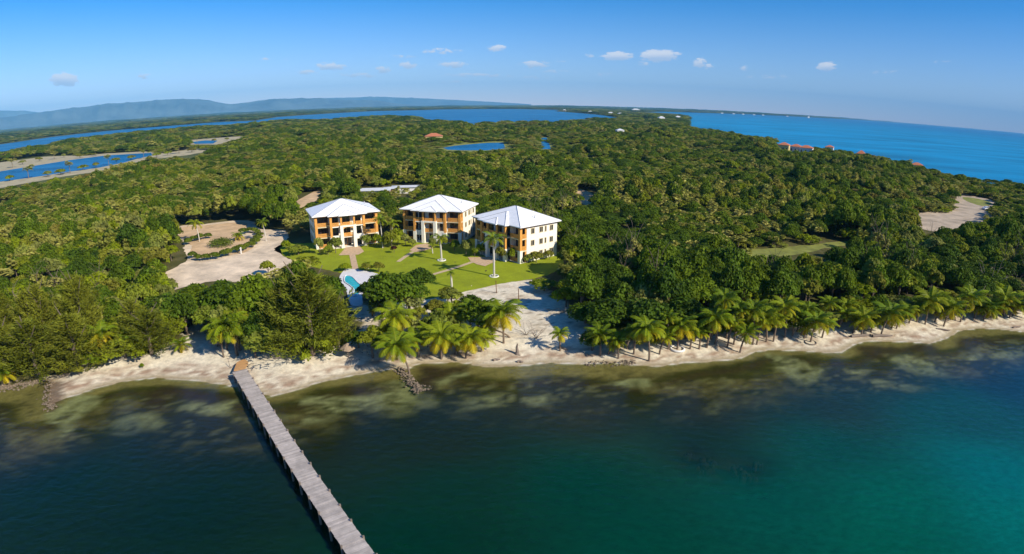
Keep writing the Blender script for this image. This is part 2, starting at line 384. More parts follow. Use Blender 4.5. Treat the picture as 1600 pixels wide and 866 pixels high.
# visible clearings in the photograph, used to keep the wild trees out of them
def shore_px_rev(): return [(x, y) for x, y in SHORE_PX[::-1]]
CLEAR = {
 'beach': [(0,606),(40,600),(75,592),(97,597),(125,577),(177,560),(194,566),(263,562),(268,548),(294,530),(330,516),(336,530),(330,548),(346,562),(385,556),
           (430,553),(455,562),(500,560),(535,560),(560,570),(600,577),(640,565),(655,530),(660,510),(690,560),(730,556),(770,542),(790,540),(800,520),(815,500),(790,475),(720,470),(660,480),(650,470),(670,462),(715,460),
           (790,440),(835,441),(850,460),(870,478),(900,503),(930,535),(945,552),(1000,556),(1060,537),(1110,542),(1180,537),(1230,528),(1300,508),(1330,523),
           (1370,517),(1420,497),(1440,507),(1500,497),(1540,488),(1560,497),(1600,495)] + shore_px_rev(),
 'pool_area': [(530,420),(605,420),(600,440),(585,445),(562,465),(556,480),(600,488),(604,502),(550,512),(540,490),(545,470),(535,440)],
 'lawn': [(430,385),(455,375),(480,385),(600,383),(650,378),(720,380),(745,393),(868,402),(878,420),(840,436),(790,441),(720,456),(655,466),(640,470),(600,490),(570,500),(560,425),(520,418),(470,412),(440,410)],
 'b1': [(474,323),(533,306),(577,312),(597,326),(601,392),(487,394)], 'b2': [(622,327),(687,302),(752,318),(748,390),(632,380)],
 'b3': [(734,338),(801,318),(877,343),(870,408),(812,418),(745,400)],
 'drive': [(260,421),(276,418),(290,402),(284,374),(278,356),(320,352),(385,347),(406,361),(446,364),(447,392),(455,412),(420,420),(380,424),(335,431),(300,440),(266,449)],
 'lot': [(1429,336),(1440,357),(1470,352),(1497,357),(1512,346),(1542,342),(1538,332),(1555,317),(1530,309),(1500,305),(1503,318),(1497,330),(1470,334)],
 'track': [(1140,390.5),(1200,388.5),(1260,384),(1326,377.5),(1350,379),(1290,386),(1255,390),(1229,397),(1165,399)],
 'villas': [(1213,221),(1234,222),(1272,228),(1272,237),(1240,235),(1213,230)], 'sheds': [(560,292.5),(600,291),(618,290),(655,288),(655,293),(618,295.5),(600,297),(560,298)],
 'dirt': [(460,316),(497,298),(500,308),(472,319)], 'gap': [(905,298),(925,305),(928,318),(908,314)],
 'pondl': [(-60,270),(0,262),(55,255),(111,247),(166,240),(236,236),(240,245),(194,256),(150,268),(111,274),(60,282),(0,293),(-60,300)],
 'sandl': [(-60,262),(0,254),(69,244),(119,243),(150,243),(100,252),(50,260),(0,268)],
 'sandm': [(236,242),(300,234),(330,236),(280,246),(240,247)], 'sandt': [(300,218),(377,213),(380,216),(335,225),(298,225)],
 'pond2': [(690,231),(730,224),(788,221),(790,234),(725,236),(695,235)], 'pond3': [(846,214),(855,214),(861,233),(846,233)],
 'channel': [(-60,230),(0,225),(83,213),(166,204.5),(277,196),(341,190.5),(398,188),(398,190.5),(341,195),(313,195.5),(277,198),(194,206),(111,215.5),(55,225.5),(0,234),(-60,242)],
 'lagoon': [(400,188.3),(435,182.5),(500,178),(575,173.8),(662,171.8),(687,171),(800,170),(872,171.5),(875,174.5),(912,177.5),(940,180),(965,184),(950,184),(930,183),(875,187),(837,187.5),(800,187),(750,189),(741,195),(735,191),(712,185.5),(665,185),(650,181),(595,179),(550,182),(495,185),(435,185.8),(400,190)],
 'rsea': [(1760,310),(1680,297),(1600,281),(1546,274),(1489,267),(1431,255),(1373,242),(1287,230),(1229,219),(1200,213),(1150,206.5),(1112,200.5),(1085,197),(1076,196),(1079,184),(1076,181),(1062,178.5),(1040,177.3),(1010,175.8),(1030,174.8),(1075,176),(1200,180.3),(1263,183.6),(1333,187.0),(1352,188.0),(1600,207),(1760,222)],
}
BUILT = {'b1': 163, 'b2': 170, 'b3': 150}
def in_clear(px, py, Y=None):
    m = np.zeros(px.shape, bool)
    for k, p in CLEAR.items():
        q = inpoly(px, py, p)
        if k in BUILT: q &= (Y < BUILT[k])
        m |= q
    return m

# ------------------------------------------------------------------ ground: seabed, beach and forest floor share one surface
def axis(segs):
    out_ = []
    for a, b, st in segs: out_ += list(np.arange(a, b, st))
    out_.append(segs[-1][1]); return np.array(out_)
def grow(a, b, st, k=1.25):
    v = []; x = a
    while x < b: v.append(x); x += st; st *= k
    v.append(b); return v
GX = axis([(-170, 170, .85)]); GX = np.array([-x for x in grow(170, 700, 2)][::-1][:-1] + list(GX) + grow(170, 700, 2)[1:])
GY = np.array([-120, -60, -20, 5] + list(np.arange(20, 118, .62)) + grow(118, 330, 1.2, 1.12)[:])
GXX, GYY = np.meshgrid(GX, GY); gs = shore_dist(GXX, GYY); GZ = terrain(GXX, GYY, gs)
wx = GXX + (fbm(GXX*.25, GYY*.25, 5)-.5)*9; wy = GYY + (fbm(GXX*.25+50, GYY*.25+9, 5)-.5)*7
def mask_px(poly, z=1.2, warp=1.0, soft=None):
    P = [g(x, y, z) for x, y in poly]
    a = GXX*(1-warp) + wx*warp; b = GYY*(1-warp) + wy*warp
    return inpoly(a, b, P)
def C(*c): return np.array(c)
n1 = fbm(GXX*.12, GYY*.12); n2 = fbm(GXX*.5+7, GYY*.5); n3 = fbm(GXX*1.3, GYY*1.3+3); n4 = fbm(GXX*.06+3, GYY*.14+8)
def lay(base, col, m):
    m = np.asarray(m, float)[..., None]; return base*(1-m) + col*m
colr = np.zeros(GXX.shape + (3,)) + C(.090,.085,.022)
colr = lay(colr, C(.14,.12,.045), sm(.5,.7,n2))
# dry sand wherever the beach shows, with a margin running in under the palms
SAND_IN = [(0,590),(97,580),(125,565),(177,545),(263,545),(294,515),(330,495),(400,520),(455,545),(535,545),(560,500),(540,470),(600,480),(640,470),(700,450),(790,436),(850,438),(880,470),(910,500),
           (950,535),(1060,520),(1180,510),(1300,490),(1420,478),(1540,470),(1600,470),(1750,470)]
sand_poly = [(-400,-100)] + [g(x, y, 1.2) for x, y in SAND_IN] + [(500, 200), (500, -100)]
sandm = inpoly(wx, wy, sand_poly) & (gs > -.5)
drys = C(.78,.68,.50)
cs = np.zeros_like(colr) + drys
cs = lay(cs, C(.64,.53,.37), sm(.45,.75,n2))
cs = lay(cs, C(.27,.20,.12), sm(.60,.74,n3)*sm(5,12,gs)*sm(.45,.6,n1))
band = np.exp(-((gs - 2.6 - 1.6*(n4-.5))/1.1)**2)                    # line of dried seaweed
cs = lay(cs, C(.30,.17,.10), band*sm(.35,.60,n3)*.85)
band2 = np.exp(-((gs - 4.6 - 2.*(n4-.5))/.6)**2); cs = lay(cs, C(.33,.20,.13), band2*sm(.4,.65,n3)*.7)
cs = lay(cs, C(.40,.31,.18), 1 - sm(.5, 2.0, gs)); cs = lay(cs, C(.80,.76,.66), np.exp(-((gs-.25-.5*(n2-.5))/.16)**2)*.6)                    # wet sand
colr = np.where(sandm[..., None], cs, colr)
# seabed
sand_b = C(.33,.255,.10); grass_b = C(.060,.056,.008); brown_b = C(.075,.045,.018)
sb = np.zeros_like(colr) + grass_b
nb = fbm(GXX*.10, GYY*.22, 5)
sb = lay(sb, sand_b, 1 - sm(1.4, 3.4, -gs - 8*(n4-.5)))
sb = lay(sb, C(.10,.088,.012), sm(.48,.6,n1)*sm(2,5,-gs)*.7)
sb = lay(sb, brown_b, np.exp(-((-gs - 4.6 - 7*(n4-.5))/.9)**2)*.85)
sb = lay(sb, sand_b*.7, sm(.56,.60,nb)*sm(4,7,-gs)*(1-sm(11,15,-gs)))
LIGHT = [[(460,655),(475,647),(502,645),(513,653),(490,661)],
         [(505,634),(520,628),(551,622),(575,612),(600,598),(625,590),(645,610),(668,628),(690,632),(640,646),(618,650),(581,641),(543,641),(512,643)],
         [(470,630),(500,622),(530,620),(520,628),(480,636)],
         [(1183,552),(1215,558),(1275,578),(1286,595),(1262,598),(1225,582),(1200,570)],
         [(1350,588),(1375,592),(1400,590),(1470,603),(1440,611),(1372,602)],
         [(1376,545),(1425,556),(1480,573),(1483,586),(1440,584),(1390,570)],
         [(958,598),(985,590),(1000,588),(1003,606),(985,606)],[(800,622),(860,616),(868,628),(820,632)],[(1100,634),(1128,626),(1132,642),(1112,646)],
         [(60,650),(100,625),(150,615),(140,640),(90,690)],[(170,655),(230,635),(255,655),(190,680)],[(280,640),(320,622),(372,628),(350,650)],
         [(700,640),(740,625),(780,615),(800,620),(740,640)],[(1336,578),(1350,576),(1352,584),(1338,584)],[(670,600),(700,590),(735,583),(735,592),(705,600),(680,612)],
         [(1490,560),(1560,545),(1600,548),(1600,556),(1550,560)]]
DARK = [[(655,572),(735,572),(738,582),(700,588),(680,600),(672,618),(656,600)],[(543,610),(560,600),(590,602),(612,604),(590,618),(556,620)],
        [(1335,543),(1400,540),(1470,542),(1460,552),(1400,552),(1360,560),(1330,556)],[(1500,530),(1560,528),(1560,540),(1500,545)],
        [(215,620),(260,600),(330,612),(372,620),(340,630),(280,622),(240,640)]]
lm = np.zeros(GXX.shape)
for p in LIGHT: lm = np.maximum(lm, mask_px(p, -.3, .55))
dm = np.zeros(GXX.shape)
for p in DARK: dm = np.maximum(dm, mask_px(p, -.2, .5))
for _ in range(1):
    lm = (lm + np.roll(lm, 1, 0) + np.roll(lm, -1, 0) + np.roll(lm, 1, 1) + np.roll(lm, -1, 1))/5; dm = (dm + np.roll(dm, 1, 0) + np.roll(dm, -1, 0) + np.roll(dm, 1, 1) + np.roll(dm, -1, 1))/5
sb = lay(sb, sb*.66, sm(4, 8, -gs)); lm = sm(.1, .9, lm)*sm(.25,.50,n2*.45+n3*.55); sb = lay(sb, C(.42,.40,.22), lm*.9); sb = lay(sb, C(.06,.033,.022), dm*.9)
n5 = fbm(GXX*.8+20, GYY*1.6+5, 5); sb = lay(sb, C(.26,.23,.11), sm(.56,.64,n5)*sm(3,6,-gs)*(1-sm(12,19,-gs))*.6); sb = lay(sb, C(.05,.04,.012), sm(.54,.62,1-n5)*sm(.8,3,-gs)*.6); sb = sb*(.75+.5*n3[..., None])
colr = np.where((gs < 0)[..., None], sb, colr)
# wet dark debris on the left point
spit = mask_px([(70,592),(98,596),(92,626),(76,643),(66,632)], .2, .2); colr = lay(colr, C(.13,.08,.05)*(.6+n3[...,None]), spit*.8)
V = np.stack([GXX, GYY, GZ], -1).reshape(-1, 3); nx = len(GX); ny = len(GY)
ii, jj = np.meshgrid(np.arange(nx-1), np.arange(ny-1)); q = (jj*nx+ii).ravel()
FQ = np.stack([q, q+1, q+1+nx, q+nx], 1)
fs_s = gs.ravel()[FQ].mean(1); fsand = sandm.ravel()[FQ].mean(1) > .5
def sub_mesh(name, sel):
    F_ = FQ[sel]; u, inv = np.unique(F_, return_inverse=True)
    me = mesh_np(name, V[u], inv.reshape(-1, 4), colattrs={'gcol': colr.reshape(-1, 3)[u]}, smooth=True)
    return tag(obj(name, me, 'ground'), kind='structure')
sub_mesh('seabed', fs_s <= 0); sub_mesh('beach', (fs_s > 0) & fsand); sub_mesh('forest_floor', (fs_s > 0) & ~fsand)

def sheet(name, pts, z, mat, skirt=0., kind='structure', jitter=0., step=None):
    """flat surface from an outline in world metres"""
    P = [Vector(p) for p in pts]
    if step:
        Q = []
        for i in range(len(P)):
            a = P[i]; b = P[(i+1) % len(P)]; n = max(1, int((b-a).length/step))
            for k in range(n):
                p = a.lerp(b, k/n)
                Q.append(Vector((p.x + random.uniform(-jitter, jitter), p.y + random.uniform(-jitter, jitter))))
        P = Q
    r = delaunay_2d_cdt([Vector((p.x, p.y)) for p in P], [], [list(range(len(P)))], 1, 1e-4)
    vs_ = [(v.x, v.y, z) for v in r[0]]; fs = [list(f) for f in r[2]]
    if skirt:
        b = len(vs_); vs_ += [(p.x, p.y, z) for p in P] + [(p.x, p.y, z-skirt) for p in P]; n = len(P)
        fs += [(b+i, b+(i+1) % n, b+n+(i+1) % n, b+n+i) for i in range(n)]
    me = bpy.data.meshes.new(name); me.from_pydata(vs_, [], fs); me.update()
    for f in me.polygons:
        if len(f.vertices) == 3 and f.normal.z < 0: f.flip()
    return tag(obj(name, me, mat), kind=kind)
def smooth_px(poly, z, n=3):
    """pixel outline -> world outline rounded with Catmull-Rom"""
    P = [Vector(g(x, y, z)) for x, y in poly]; Q = []
    for i in range(len(P)):
        p0, p1, p2, p3 = P[i-1], P[i], P[(i+1) % len(P)], P[(i+2) % len(P)]
        for k in range(n):
            t = k/n; Q.append(.5*((2*p1) + (p2-p0)*t + (2*p0-5*p1+4*p2-p3)*t*t + (3*p1-p0-3*p2+p3)*t**3))
    return Q

# far land beyond the near ground, down to the right-hand coast
MT['land'] = new_mat('land_cover', (.085,.095,.018), .95, .35, .02)
RCOAST = [(1680,297),(1600,281),(1546,274),(1489,267),(1431,255),(1373,242),(1287,230),(1229,219),(1200,213.5),(1150,207),(1112,201),(1085,197.5)]
rc = [g(x, y, 7.5) for x, y in RCOAST]
tip = [g(x, y, 0) for x, y in [(1072,190),(1079,184),(1076,181),(1062,178.5),(1040,177),(1010,175.5)]]
farc = [g(x, y, 0) for x, y in [(1030,174.6),(1075,175.8),(1200,180),(1263,183.4),(1333,187.0),(1352,188.0)]]
LAND = [(-700,330),(700,330),(620,345)] + rc + tip + farc + [(23000,24500),(-26000,26000),(-27000,12000),(-9000,1500),(-2500,330)]
sheet('land', LAND, 1.2, 'land', skirt=2)
# ocean
OX = np.array([-x for x in grow(150, 27500, 5, 1.3)][::-1] + list(np.arange(-147, 148, 3.)) + grow(150, 27500, 5, 1.3))
OY = np.array([-x for x in grow(60, 3000, 10, 1.6)][::-1] + list(np.arange(-55, 20, 6)) + list(np.arange(20, 140, 1.6)) + grow(140, 27500, 4, 1.2))
OXX, OYY = np.meshgrid(OX, OY); os_ = shore_dist(OXX, OYY); dep = np.maximum(-os_, 0)
CP = [((100,750),(14,44,42)),((300,800),(12,44,44)),((0,680),(30,48,34)),((484,690),(33,43,38)),((300,690),(24,44,42)),((640,690),(26,42,36)),((700,700),(28,40,35)),((700,750),(10,52,48)),((644,850),(3,52,48)),
      ((900,640),(40,48,42)),((900,760),(4,58,54)),((1000,850),(2,66,60)),((1104,680),(18,44,44)),((1200,780),(2,74,70)),((1400,780),(2,88,80)),((1560,740),(5,97,103)),((1300,700),(10,66,66)),
      ((1400,860),(0,84,74)),((1500,650),(18,70,75)),((1584,600),(18,55,72)),((1300,640),(30,54,56)),((1600,820),(2,100,98)),((200,660),(30,48,38)),((400,740),(16,42,42)),((1590,560),(24,66,90)),((1100,640),(38,48,44))]
def lin(c): c = np.array(c)/255.; return np.where(c < .04, c/12.92, ((c+.055)/1.055)**2.4)
wsum = np.zeros(OXX.shape); wc = np.zeros(OXX.shape + (3,))
for (px, py), c in CP:
    x, y = g(px, py, 0); k = 1/(((OXX-x)**2 + (OYY-y)**2) + 16)**1.6
    wsum += k; wc += k[..., None]*np.maximum(lin(c) - np.array([.0012,.0045,.0185]), .0004)/np.array([1.,1.01,1.18])
wc /= wsum[..., None]
WATER_GAIN = 1.0
wc *= WATER_GAIN
farm = sm(150, 420, np.hypot(OXX, OYY))
fc = np.zeros_like(wc) + C(.002,.22,.42); dd = np.hypot(OXX, OYY)
fc = lay(fc, C(.002,.15,.34), sm(1500, 7000, dd))
wc = lay(wc, fc, farm)
opac = .05 + .93*sm(6, 22, dep + 5*(fbm(OXX*.1, OYY*.1)-.5)); opac = np.where(dd > 200, .99, opac)
bott = sm(45, 25, OYY)  # seaward side is deep
opac = np.maximum(opac, bott*.97)
for px, py in [(1106,722),(1168,740),(1184,724),(1074,707)]:
    x, y = g(px, py, 0); opac *= 1 - .42*np.exp(-((OXX-x)**2 + (OYY-y)**2)/7.)
Vo = np.stack([OXX, OYY, OXX*0], -1).reshape(-1, 3); nx = len(OX); ny = len(OY)
ii, jj = np.meshgrid(np.arange(nx-1), np.arange(ny-1)); q = (jj*nx+ii).ravel()
tag(obj('sea_water', mesh_np('sea_water', Vo, np.stack([q, q+1, q+1+nx, q+nx], 1), attrs={'opac': opac.ravel()}, colattrs={'wcol': wc.reshape(-1, 3)}, smooth=True), 'sea'), kind='structure')
# the big lagoon and the channel behind the peninsula
up_b = [(400,188.5),(435,183),(500,178.5),(575,174.3),(662,172.2),(687,171.3),(800,170.5),(872,172)]
lo_b = [(875,174.5),(912,177.5),(940,180),(965,184),(950,184),(930,183),(875,187),(837,187.5),(800,187),(750,189),(741,195),(735,191),(712,185.5),(665,185),(650,181),(595,179),(550,182),(495,185),(435,185.5),(400,190)]
sheet('lagoon', [g(x, y, 1.25) for x, y in up_b] + [g(x, y, 1.25) for x, y in lo_b[:4]] + [g(x, y, 9.) for x, y in lo_b[4:]], 1.25, 'lagoon')
ch_u = [(-40,231),(0,226),(83,214),(166,205),(277,196),(341,191),(398,188.7)]; ch_l = [(398,190.2),(341,194.5),(313,195),(277,198),(194,205.5),(111,215),(55,225),(0,234),(-40,239)]
sheet('channel_water', [g(x, y, 1.27) for x, y in ch_u] + [g(x, y, 8.) for x, y in ch_l], 1.27, 'lagoon')
sheet('pond', [g(x, y, 1.3) for x, y in [(-50,277),(0,268),(55,259),(111,250),(166,243),(236,239),(238,243),(215,248),(194,254),(155,262),(111,268),(60,276),(0,284),(-50,291)]], 1.3, 'lagoon')
sheet('pond_water', [g(x, y, 1.3) for x, y in [(692,231),(710,228),(730,226),(760,223.5),(786,223),(790,232),(760,235),(725,235),(700,234)]], 1.3, 'lagoon')
sheet('pond_water', [g(x, y, 1.3) for x, y in [(846,215),(854,215),(857,222),(861,233),(846,233)]], 1.3, 'lagoon')
sheet('pond_water', [g(x, y, 1.3) for x, y in [(300,222),(320,219.5),(340,220),(333,224.5),(305,225)]], 1.3, 'lagoon')
# bare sand and dirt inland
MT['sandflat'] = new_mat('sand_flat', (.44,.37,.22), .95, .25, .12)
MT['dirt'] = new_mat('red_dirt', (.62,.42,.23), .95, .25, .25, bump=.4, bscale=1.5)
MT['gravel'] = new_mat('pale_gravel', (.72,.56,.38), .95, .35, .22, bump=.4, bscale=1.5)
MT['tanlot'] = new_mat('tan_dirt', (.46,.36,.25), .95, .35, .15, bump=.4, bscale=1.5)
MT['meadow'] = new_mat('rough_grass', (.22,.23,.045), .95, .35, .3)
sheet('sand_bank', [g(x, y, 1.24) for x, y in [(-60,266),(0,254),(40,249),(69,245),(119,243),(166,240),(240,236),(300,232),(330,236),(290,243),(245,248),(200,256),(155,268),(111,274),(60,283),(0,294),(-60,303)]], 1.24, 'sandflat', step=6, jitter=1.2)
sheet('sand_bank', [g(x, y, 1.24) for x, y in [(296,219),(340,215.5),(377,213),(384,215),(340,226),(298,226)]], 1.24, 'sandflat')
sheet('dirt_lot', smooth_px([(1429,333),(1436,345),(1442,358),(1470,362),(1497,359),(1542,346),(1556,325),(1555,315),(1525,307),(1500,303),(1493,312),(1488,322),(1474,330)], 1.24), 1.24, 'tanlot', step=2, jitter=.5)
sheet('sand_spit', [g(x, y, 1.26) for x, y in [(1050,193.5),(1066,189.5),(1078,188.5),(1079,191),(1068,196),(1054,196.5)]], 1.26, 'sandflat')
sheet('grass_patch', smooth_px([(1505,308),(1530,311),(1550,318),(1535,322),(1510,314)], 1.28), 1.28, 'meadow')
sheet('grass_track', smooth_px([(1132,391),(1200,388),(1260,383),(1330,376),(1352,379),(1290,388),(1240,399),(1170,403),(1130,398)], 1.24), 1.24, 'meadow', step=2, jitter=.5)
sheet('dirt_track', smooth_px([(455,320),(480,305),(497,297),(503,305),(490,316),(470,325)], 1.24), 1.24, 'dirt')
sheet('dirt_track', smooth_px([(900,296),(925,302),(930,320),(908,318)], 1.24), 1.24, 'dirt')
sheet('grass_clearing', [g(x, y, 1.24) for x, y in [(640,222),(800,213),(845,213),(900,222),(880,240),(760,240),(680,240)]], 1.24, 'meadow', step=12, jitter=4)

# ------------------------------------------------------------------ hotel grounds
MT['lawn'] = new_mat('mown_lawn', (.26,.30,.005), .95, .22, .35)
nd = MT['lawn'].node_tree; nd.nodes['Noise Texture'].inputs['Scale'].default_value = .22; nd.nodes['Noise Texture'].inputs['Roughness'].default_value = .8
MT['brick_path'] = new_mat('brick_paving', (.58,.40,.24), .9, .2, 1.5)
MT['sand_path'] = new_mat('path_paving', (.56,.42,.24), .9, .15, 1.5)
MT['pool_deck'] = new_mat('pool_paving', (.74,.70,.66), .8, .08, 1)
lawn_px = [(428,388),(440,398),(470,412),(520,424),(548,430),(575,432),(600,440),(630,470),(655,470),(700,461),(745,452),(790,442),(835,435),(862,427),(880,415),(875,395),(850,392),(700,368),(650,378),(600,372),(480,380),(450,380)]
sheet('lawn', smooth_px(lawn_px, 1.24), 1.24, 'lawn', step=1, jitter=.25)
drv = [(262,424),(276,416),(292,404),(284,374),(276,355),(320,350),(388,344),(406,358),(446,360),(449,380),(436,392),(458,410),(445,430),(400,440),(335,440),(300,446),(262,455),(240,440)]
sheet('driveway', smooth_px(drv, 1.24), 1.24, 'gravel', step=1.5, jitter=.5)
sheet('dirt_circle', smooth_px([(284,372),(279,357),(320,352),(380,347),(384,356),(372,366),(392,372),(397,384),(388,392),(370,397),(340,402),(310,403),(296,394),(300,384)], 1.28), 1.28, 'dirt', step=1.5, jitter=.4)
def ribbon(name, px, wd, z, mat):
    P = [Vector(g(x, y, z)) for x, y in px]; L_, R_ = [], []
    for i, p in enumerate(P):
        d = (P[min(i+1, len(P)-1)] - P[max(0, i-1)]).normalized(); n = Vector((-d.y, d.x))
        L_.append(p + n*wd/2); R_.append(p - n*wd/2)
    return sheet(name, L_ + R_[::-1], z, mat)
ribbon('footpath', [(557,428),(554,415),(551,401),(549,393)], 1.5, 1.29, 'brick_path')
ribbon('footpath', [(622,409),(632,402),(644,394),(652,391)], 1.1, 1.29, 'sand_path')
ribbon('footpath', [(676,429),(700,422),(722,415),(742,408)], 1.1, 1.29, 'sand_path')
sheet('paved_terrace', [g(x, y, 1.3) for x, y in [(529,399),(541,386),(562,385),(569,393),(560,398)]], 1.3, 'brick_path')
sheet('paved_terrace', [g(x, y, 1.3) for x, y in [(640,391),(650,383),(668,380),(681,386),(665,391),(650,394)]], 1.3, 'brick_path')
sheet('paved_terrace', [g(x, y, 1.3) for x, y in [(731,402),(745,402),(768,401),(775,408),(758,416),(745,413),(735,408)]], 1.3, 'brick_path')
# pool
deck_px = [(536,424),(545,420),(575,424),(594,430),(590,438),(572,448),(566,462),(566,476),(548,476),(540,450),(530,436)]
pool_px = [(540,431),(550,433),(558,441),(565,448),(563,456),(558,463),(551,462),(553,453),(546,446),(538,440)]
sheet('pool_deck', smooth_px(deck_px, 1.34), 1.34, 'pool_deck', skirt=.1)
pool_root = empty('swimming_pool', (*g(552, 447), 1.3), 0, 'curving turquoise swimming pool beside a white paved deck', 'pool')
def local_sheet(name, pts, z, mat, par):
    o = sheet(name, [Vector(p) - Vector(par.location[:2]) for p in pts], z - par.location.z, mat, kind=None); o.parent = par; return o
local_sheet('water', smooth_px(pool_px, 1.39), 1.39, 'poolwater', pool_root)
rim = smooth_px(pool_px, 1.36); mb = MB(); pl = [(p.x - pool_root.location.x, p.y - pool_root.location.y, 1.40 - 1.3) for p in rim]
mb.tube(pl + [pl[0]], .14, 6, False); mb.build('coping', 'pool_deck', pool_root)

# ------------------------------------------------------------------ the three white buildings
def hip(mb_, x0, x1, y0, y1, z0, zr, rx0, rx1, ry0, ry1, th=.2):
    mb_.raw([(x0,y0,z0),(x1,y0,z0),(x1,y1,z0),(x0,y1,z0),(x0,y0,z0+th),(x1,y0,z0+th),(x1,y1,z0+th),(x0,y1,z0+th),
             (rx0,ry0,zr),(rx1,ry0,zr),(rx1,ry1,zr),(rx0,ry1,zr)],
            [(0,3,2,1),(0,1,5,4),(1,2,6,5),(2,3,7,6),(3,0,4,7),(4,5,9,8),(5,6,10,9),(6,7,11,10),(7,4,8,11),(8,9,10,11)])
def apartment(loc, rz):
    root = empty('apartment_building', loc, rz)
    W, D = 8.5, 12.2
    b = MB(); b.box(-W, W, 2.0, D, -.3, 8.75); b.box(-4.3, 4.3, .75, 1.998, -.3, 8.75)
    b.box(-W+.02, W-.02, -.2, 1.99, -.3, .12); b.box(-4.6, 4.6, -1.6, -.205, -.3, .115)
    b.build('wall', 'white', root)
    r = MB(); hip(r, -9.25, 9.25, -.75, 12.95, 8.8, 12.1, -.4, .4, 6.0, 6.2); r.build('roof', 'roof', root)
    r = MB(); hip(r, -5.3, 5.3, -2.05, 7.0, 8.81, 11.05, -.05, .05, 3.0, 7.0, .2); r.build('bay_roof', 'roof', root)
    r = MB(); hip(r, -2.5, 2.5, -2.55, 3.0, 8.79, 9.95, -.04, .04, -.1, 3.0, .24); r.build('porch_roof', 'roof', root)
    c = MB(); rr = .07
    for s in (-1, 1):
        c.tube([(s*9.2,-.7,9.02),(s*.4,6.0,12.13)], rr, 5); c.tube([(s*9.2,12.9,9.02),(s*.4,6.2,12.13)], rr, 5)
        c.tube([(s*5.25,-2.0,9.03),(0,3.0,11.08)], rr, 5); c.tube([(s*2.45,-2.5,9.05),(0,-.1,9.98)], rr, 5)
    c.tube([(-.4,6.1,12.13),(.4,6.1,12.13)], rr, 5)
    c.build('ridge_cap', 'cap', root)
    v = MB(); v.tube([(2.0,1.6,9.3),(2.0,1.6,10.5)], .12, 8); v.build('vent_pipe', 'plastic', root)
    v = MB(); v.tube([(6.5,6.5,10.0),(6.5,6.5,10.75)], .12, 8); v.build('vent_pipe', 'plastic', root)
    ev = MB(); ev.box(-9.0, 9.0, -.5, 12.7, 8.55, 8.79); ev.box(-5.0, 5.0, -1.8, -.505, 8.55, 8.795); ev.build('eave_beam', 'brown', root)
    for z in (2.75, 5.65):
        m = MB(); m.box(-W, W, -.12, 1.99, z, z+.26); m.build('balcony_slab', 'cream', root)
        m = MB(); m.box(-4.6, 4.6, -1.42, -.125, z+.002, z+.262); m.build('bay_slab', 'white', root)
    for s in (-1, 1):                                            # white parapet panels beside the porch
        a, b_ = sorted((s*2.1, s*4.15)); m = MB(); m.box(a, b_, -1.5, -1.3, 2.15, 3.5); m.build('parapet', 'white', root)
    for s in (-1, 1):
        for (x, y, w_) in ((s*8.2, .2, .33), (s*4.45, -1.2, .30)):
            m = MB(); m.box(x-.42, x+.42, y-.42, y+.42, -.2, 3.1); m.build('pillar', 'white', root)
            m = MB(); m.box(x-w_, x+w_, y-w_, y+w_, 3.1, 8.6); m.build('wood_post', 'orange', root)
        m = MB(); m.box(s*1.75-.42, s*1.75+.42, -2.1, -1.25, -.2, 6.15); m.build('porch_pillar', 'white', root)
        m = MB(); m.box(s*1.75-.22, s*1.75+.22, -1.75, -1.3, 6.15, 8.6); m.build('wood_post', 'orange', root)
        m = MB(); m.box(s*8.2-.2, s*8.2+.2, 1.62, 1.99, 0, 8.56); m.build('wood_post', 'orange', root)
    m = MB(); m.box(-1.32, 1.32, -2.05, -1.3, 5.72, 6.14); m.build('lintel', 'white', root)
    m = MB(); n = 14                                                  # wooden arch under the lintel
    for k in range(n):
        a0 = math.pi*k/n; a1 = math.pi*(k+1)/n; x0, x1 = -1.3*math.cos(a0), -1.3*math.cos(a1); z0, z1 = 5.0+.6*math.sin(a0), 5.0+.6*math.sin(a1)
        m.raw([(x0,-1.9,z0),(x1,-1.9,z1),(x1,-1.9,5.72),(x0,-1.9,5.72),(x0,-1.5,z0),(x1,-1.5,z1),(x1,-1.5,5.72),(x0,-1.5,5.72)],
              [(0,1,2,3),(4,7,6,5),(0,4,5,1),(0,3,7,4),(1,5,6,2)])
    m.build('arch', 'orange', root)
    def railing(x0, x1, y, z, side=False):
        m = MB(); L_ = x1 - x0; k = max(3, int(L_/.2))
        def bx(a, b_, c0, c1): m.box(y-.03, y+.03, a, b_, c0, c1) if side else m.box(a, b_, y-.03, y+.03, c0, c1)
        bx(x0, x1, z+.95, z+1.05); bx(x0, x1, z+.06, z+.14)
        for i in range(k): a = x0 + L_*(i+.14)/k; bx(a, a+L_/k*.72, z+.14, z+.95)
        m.build('railing', 'orange', root)
    for z in (3.01, 5.91):
        for s in (-1, 1):
            a, b_ = sorted((s*4.8, s*7.85)); railing(a, b_, .0, z)
            a, b_ = sorted((s*2.2, s*4.1))
            if z > 4: railing(a, b_, -1.3, z)
            railing(.55, 1.6, s*8.35, z, True)
        railing(-1.3, 1.3, -1.55, z)
    for s in (-1, 1):
        a, b_ = sorted((s*4.9, s*7.8)); railing(a, b_, .05, .12)
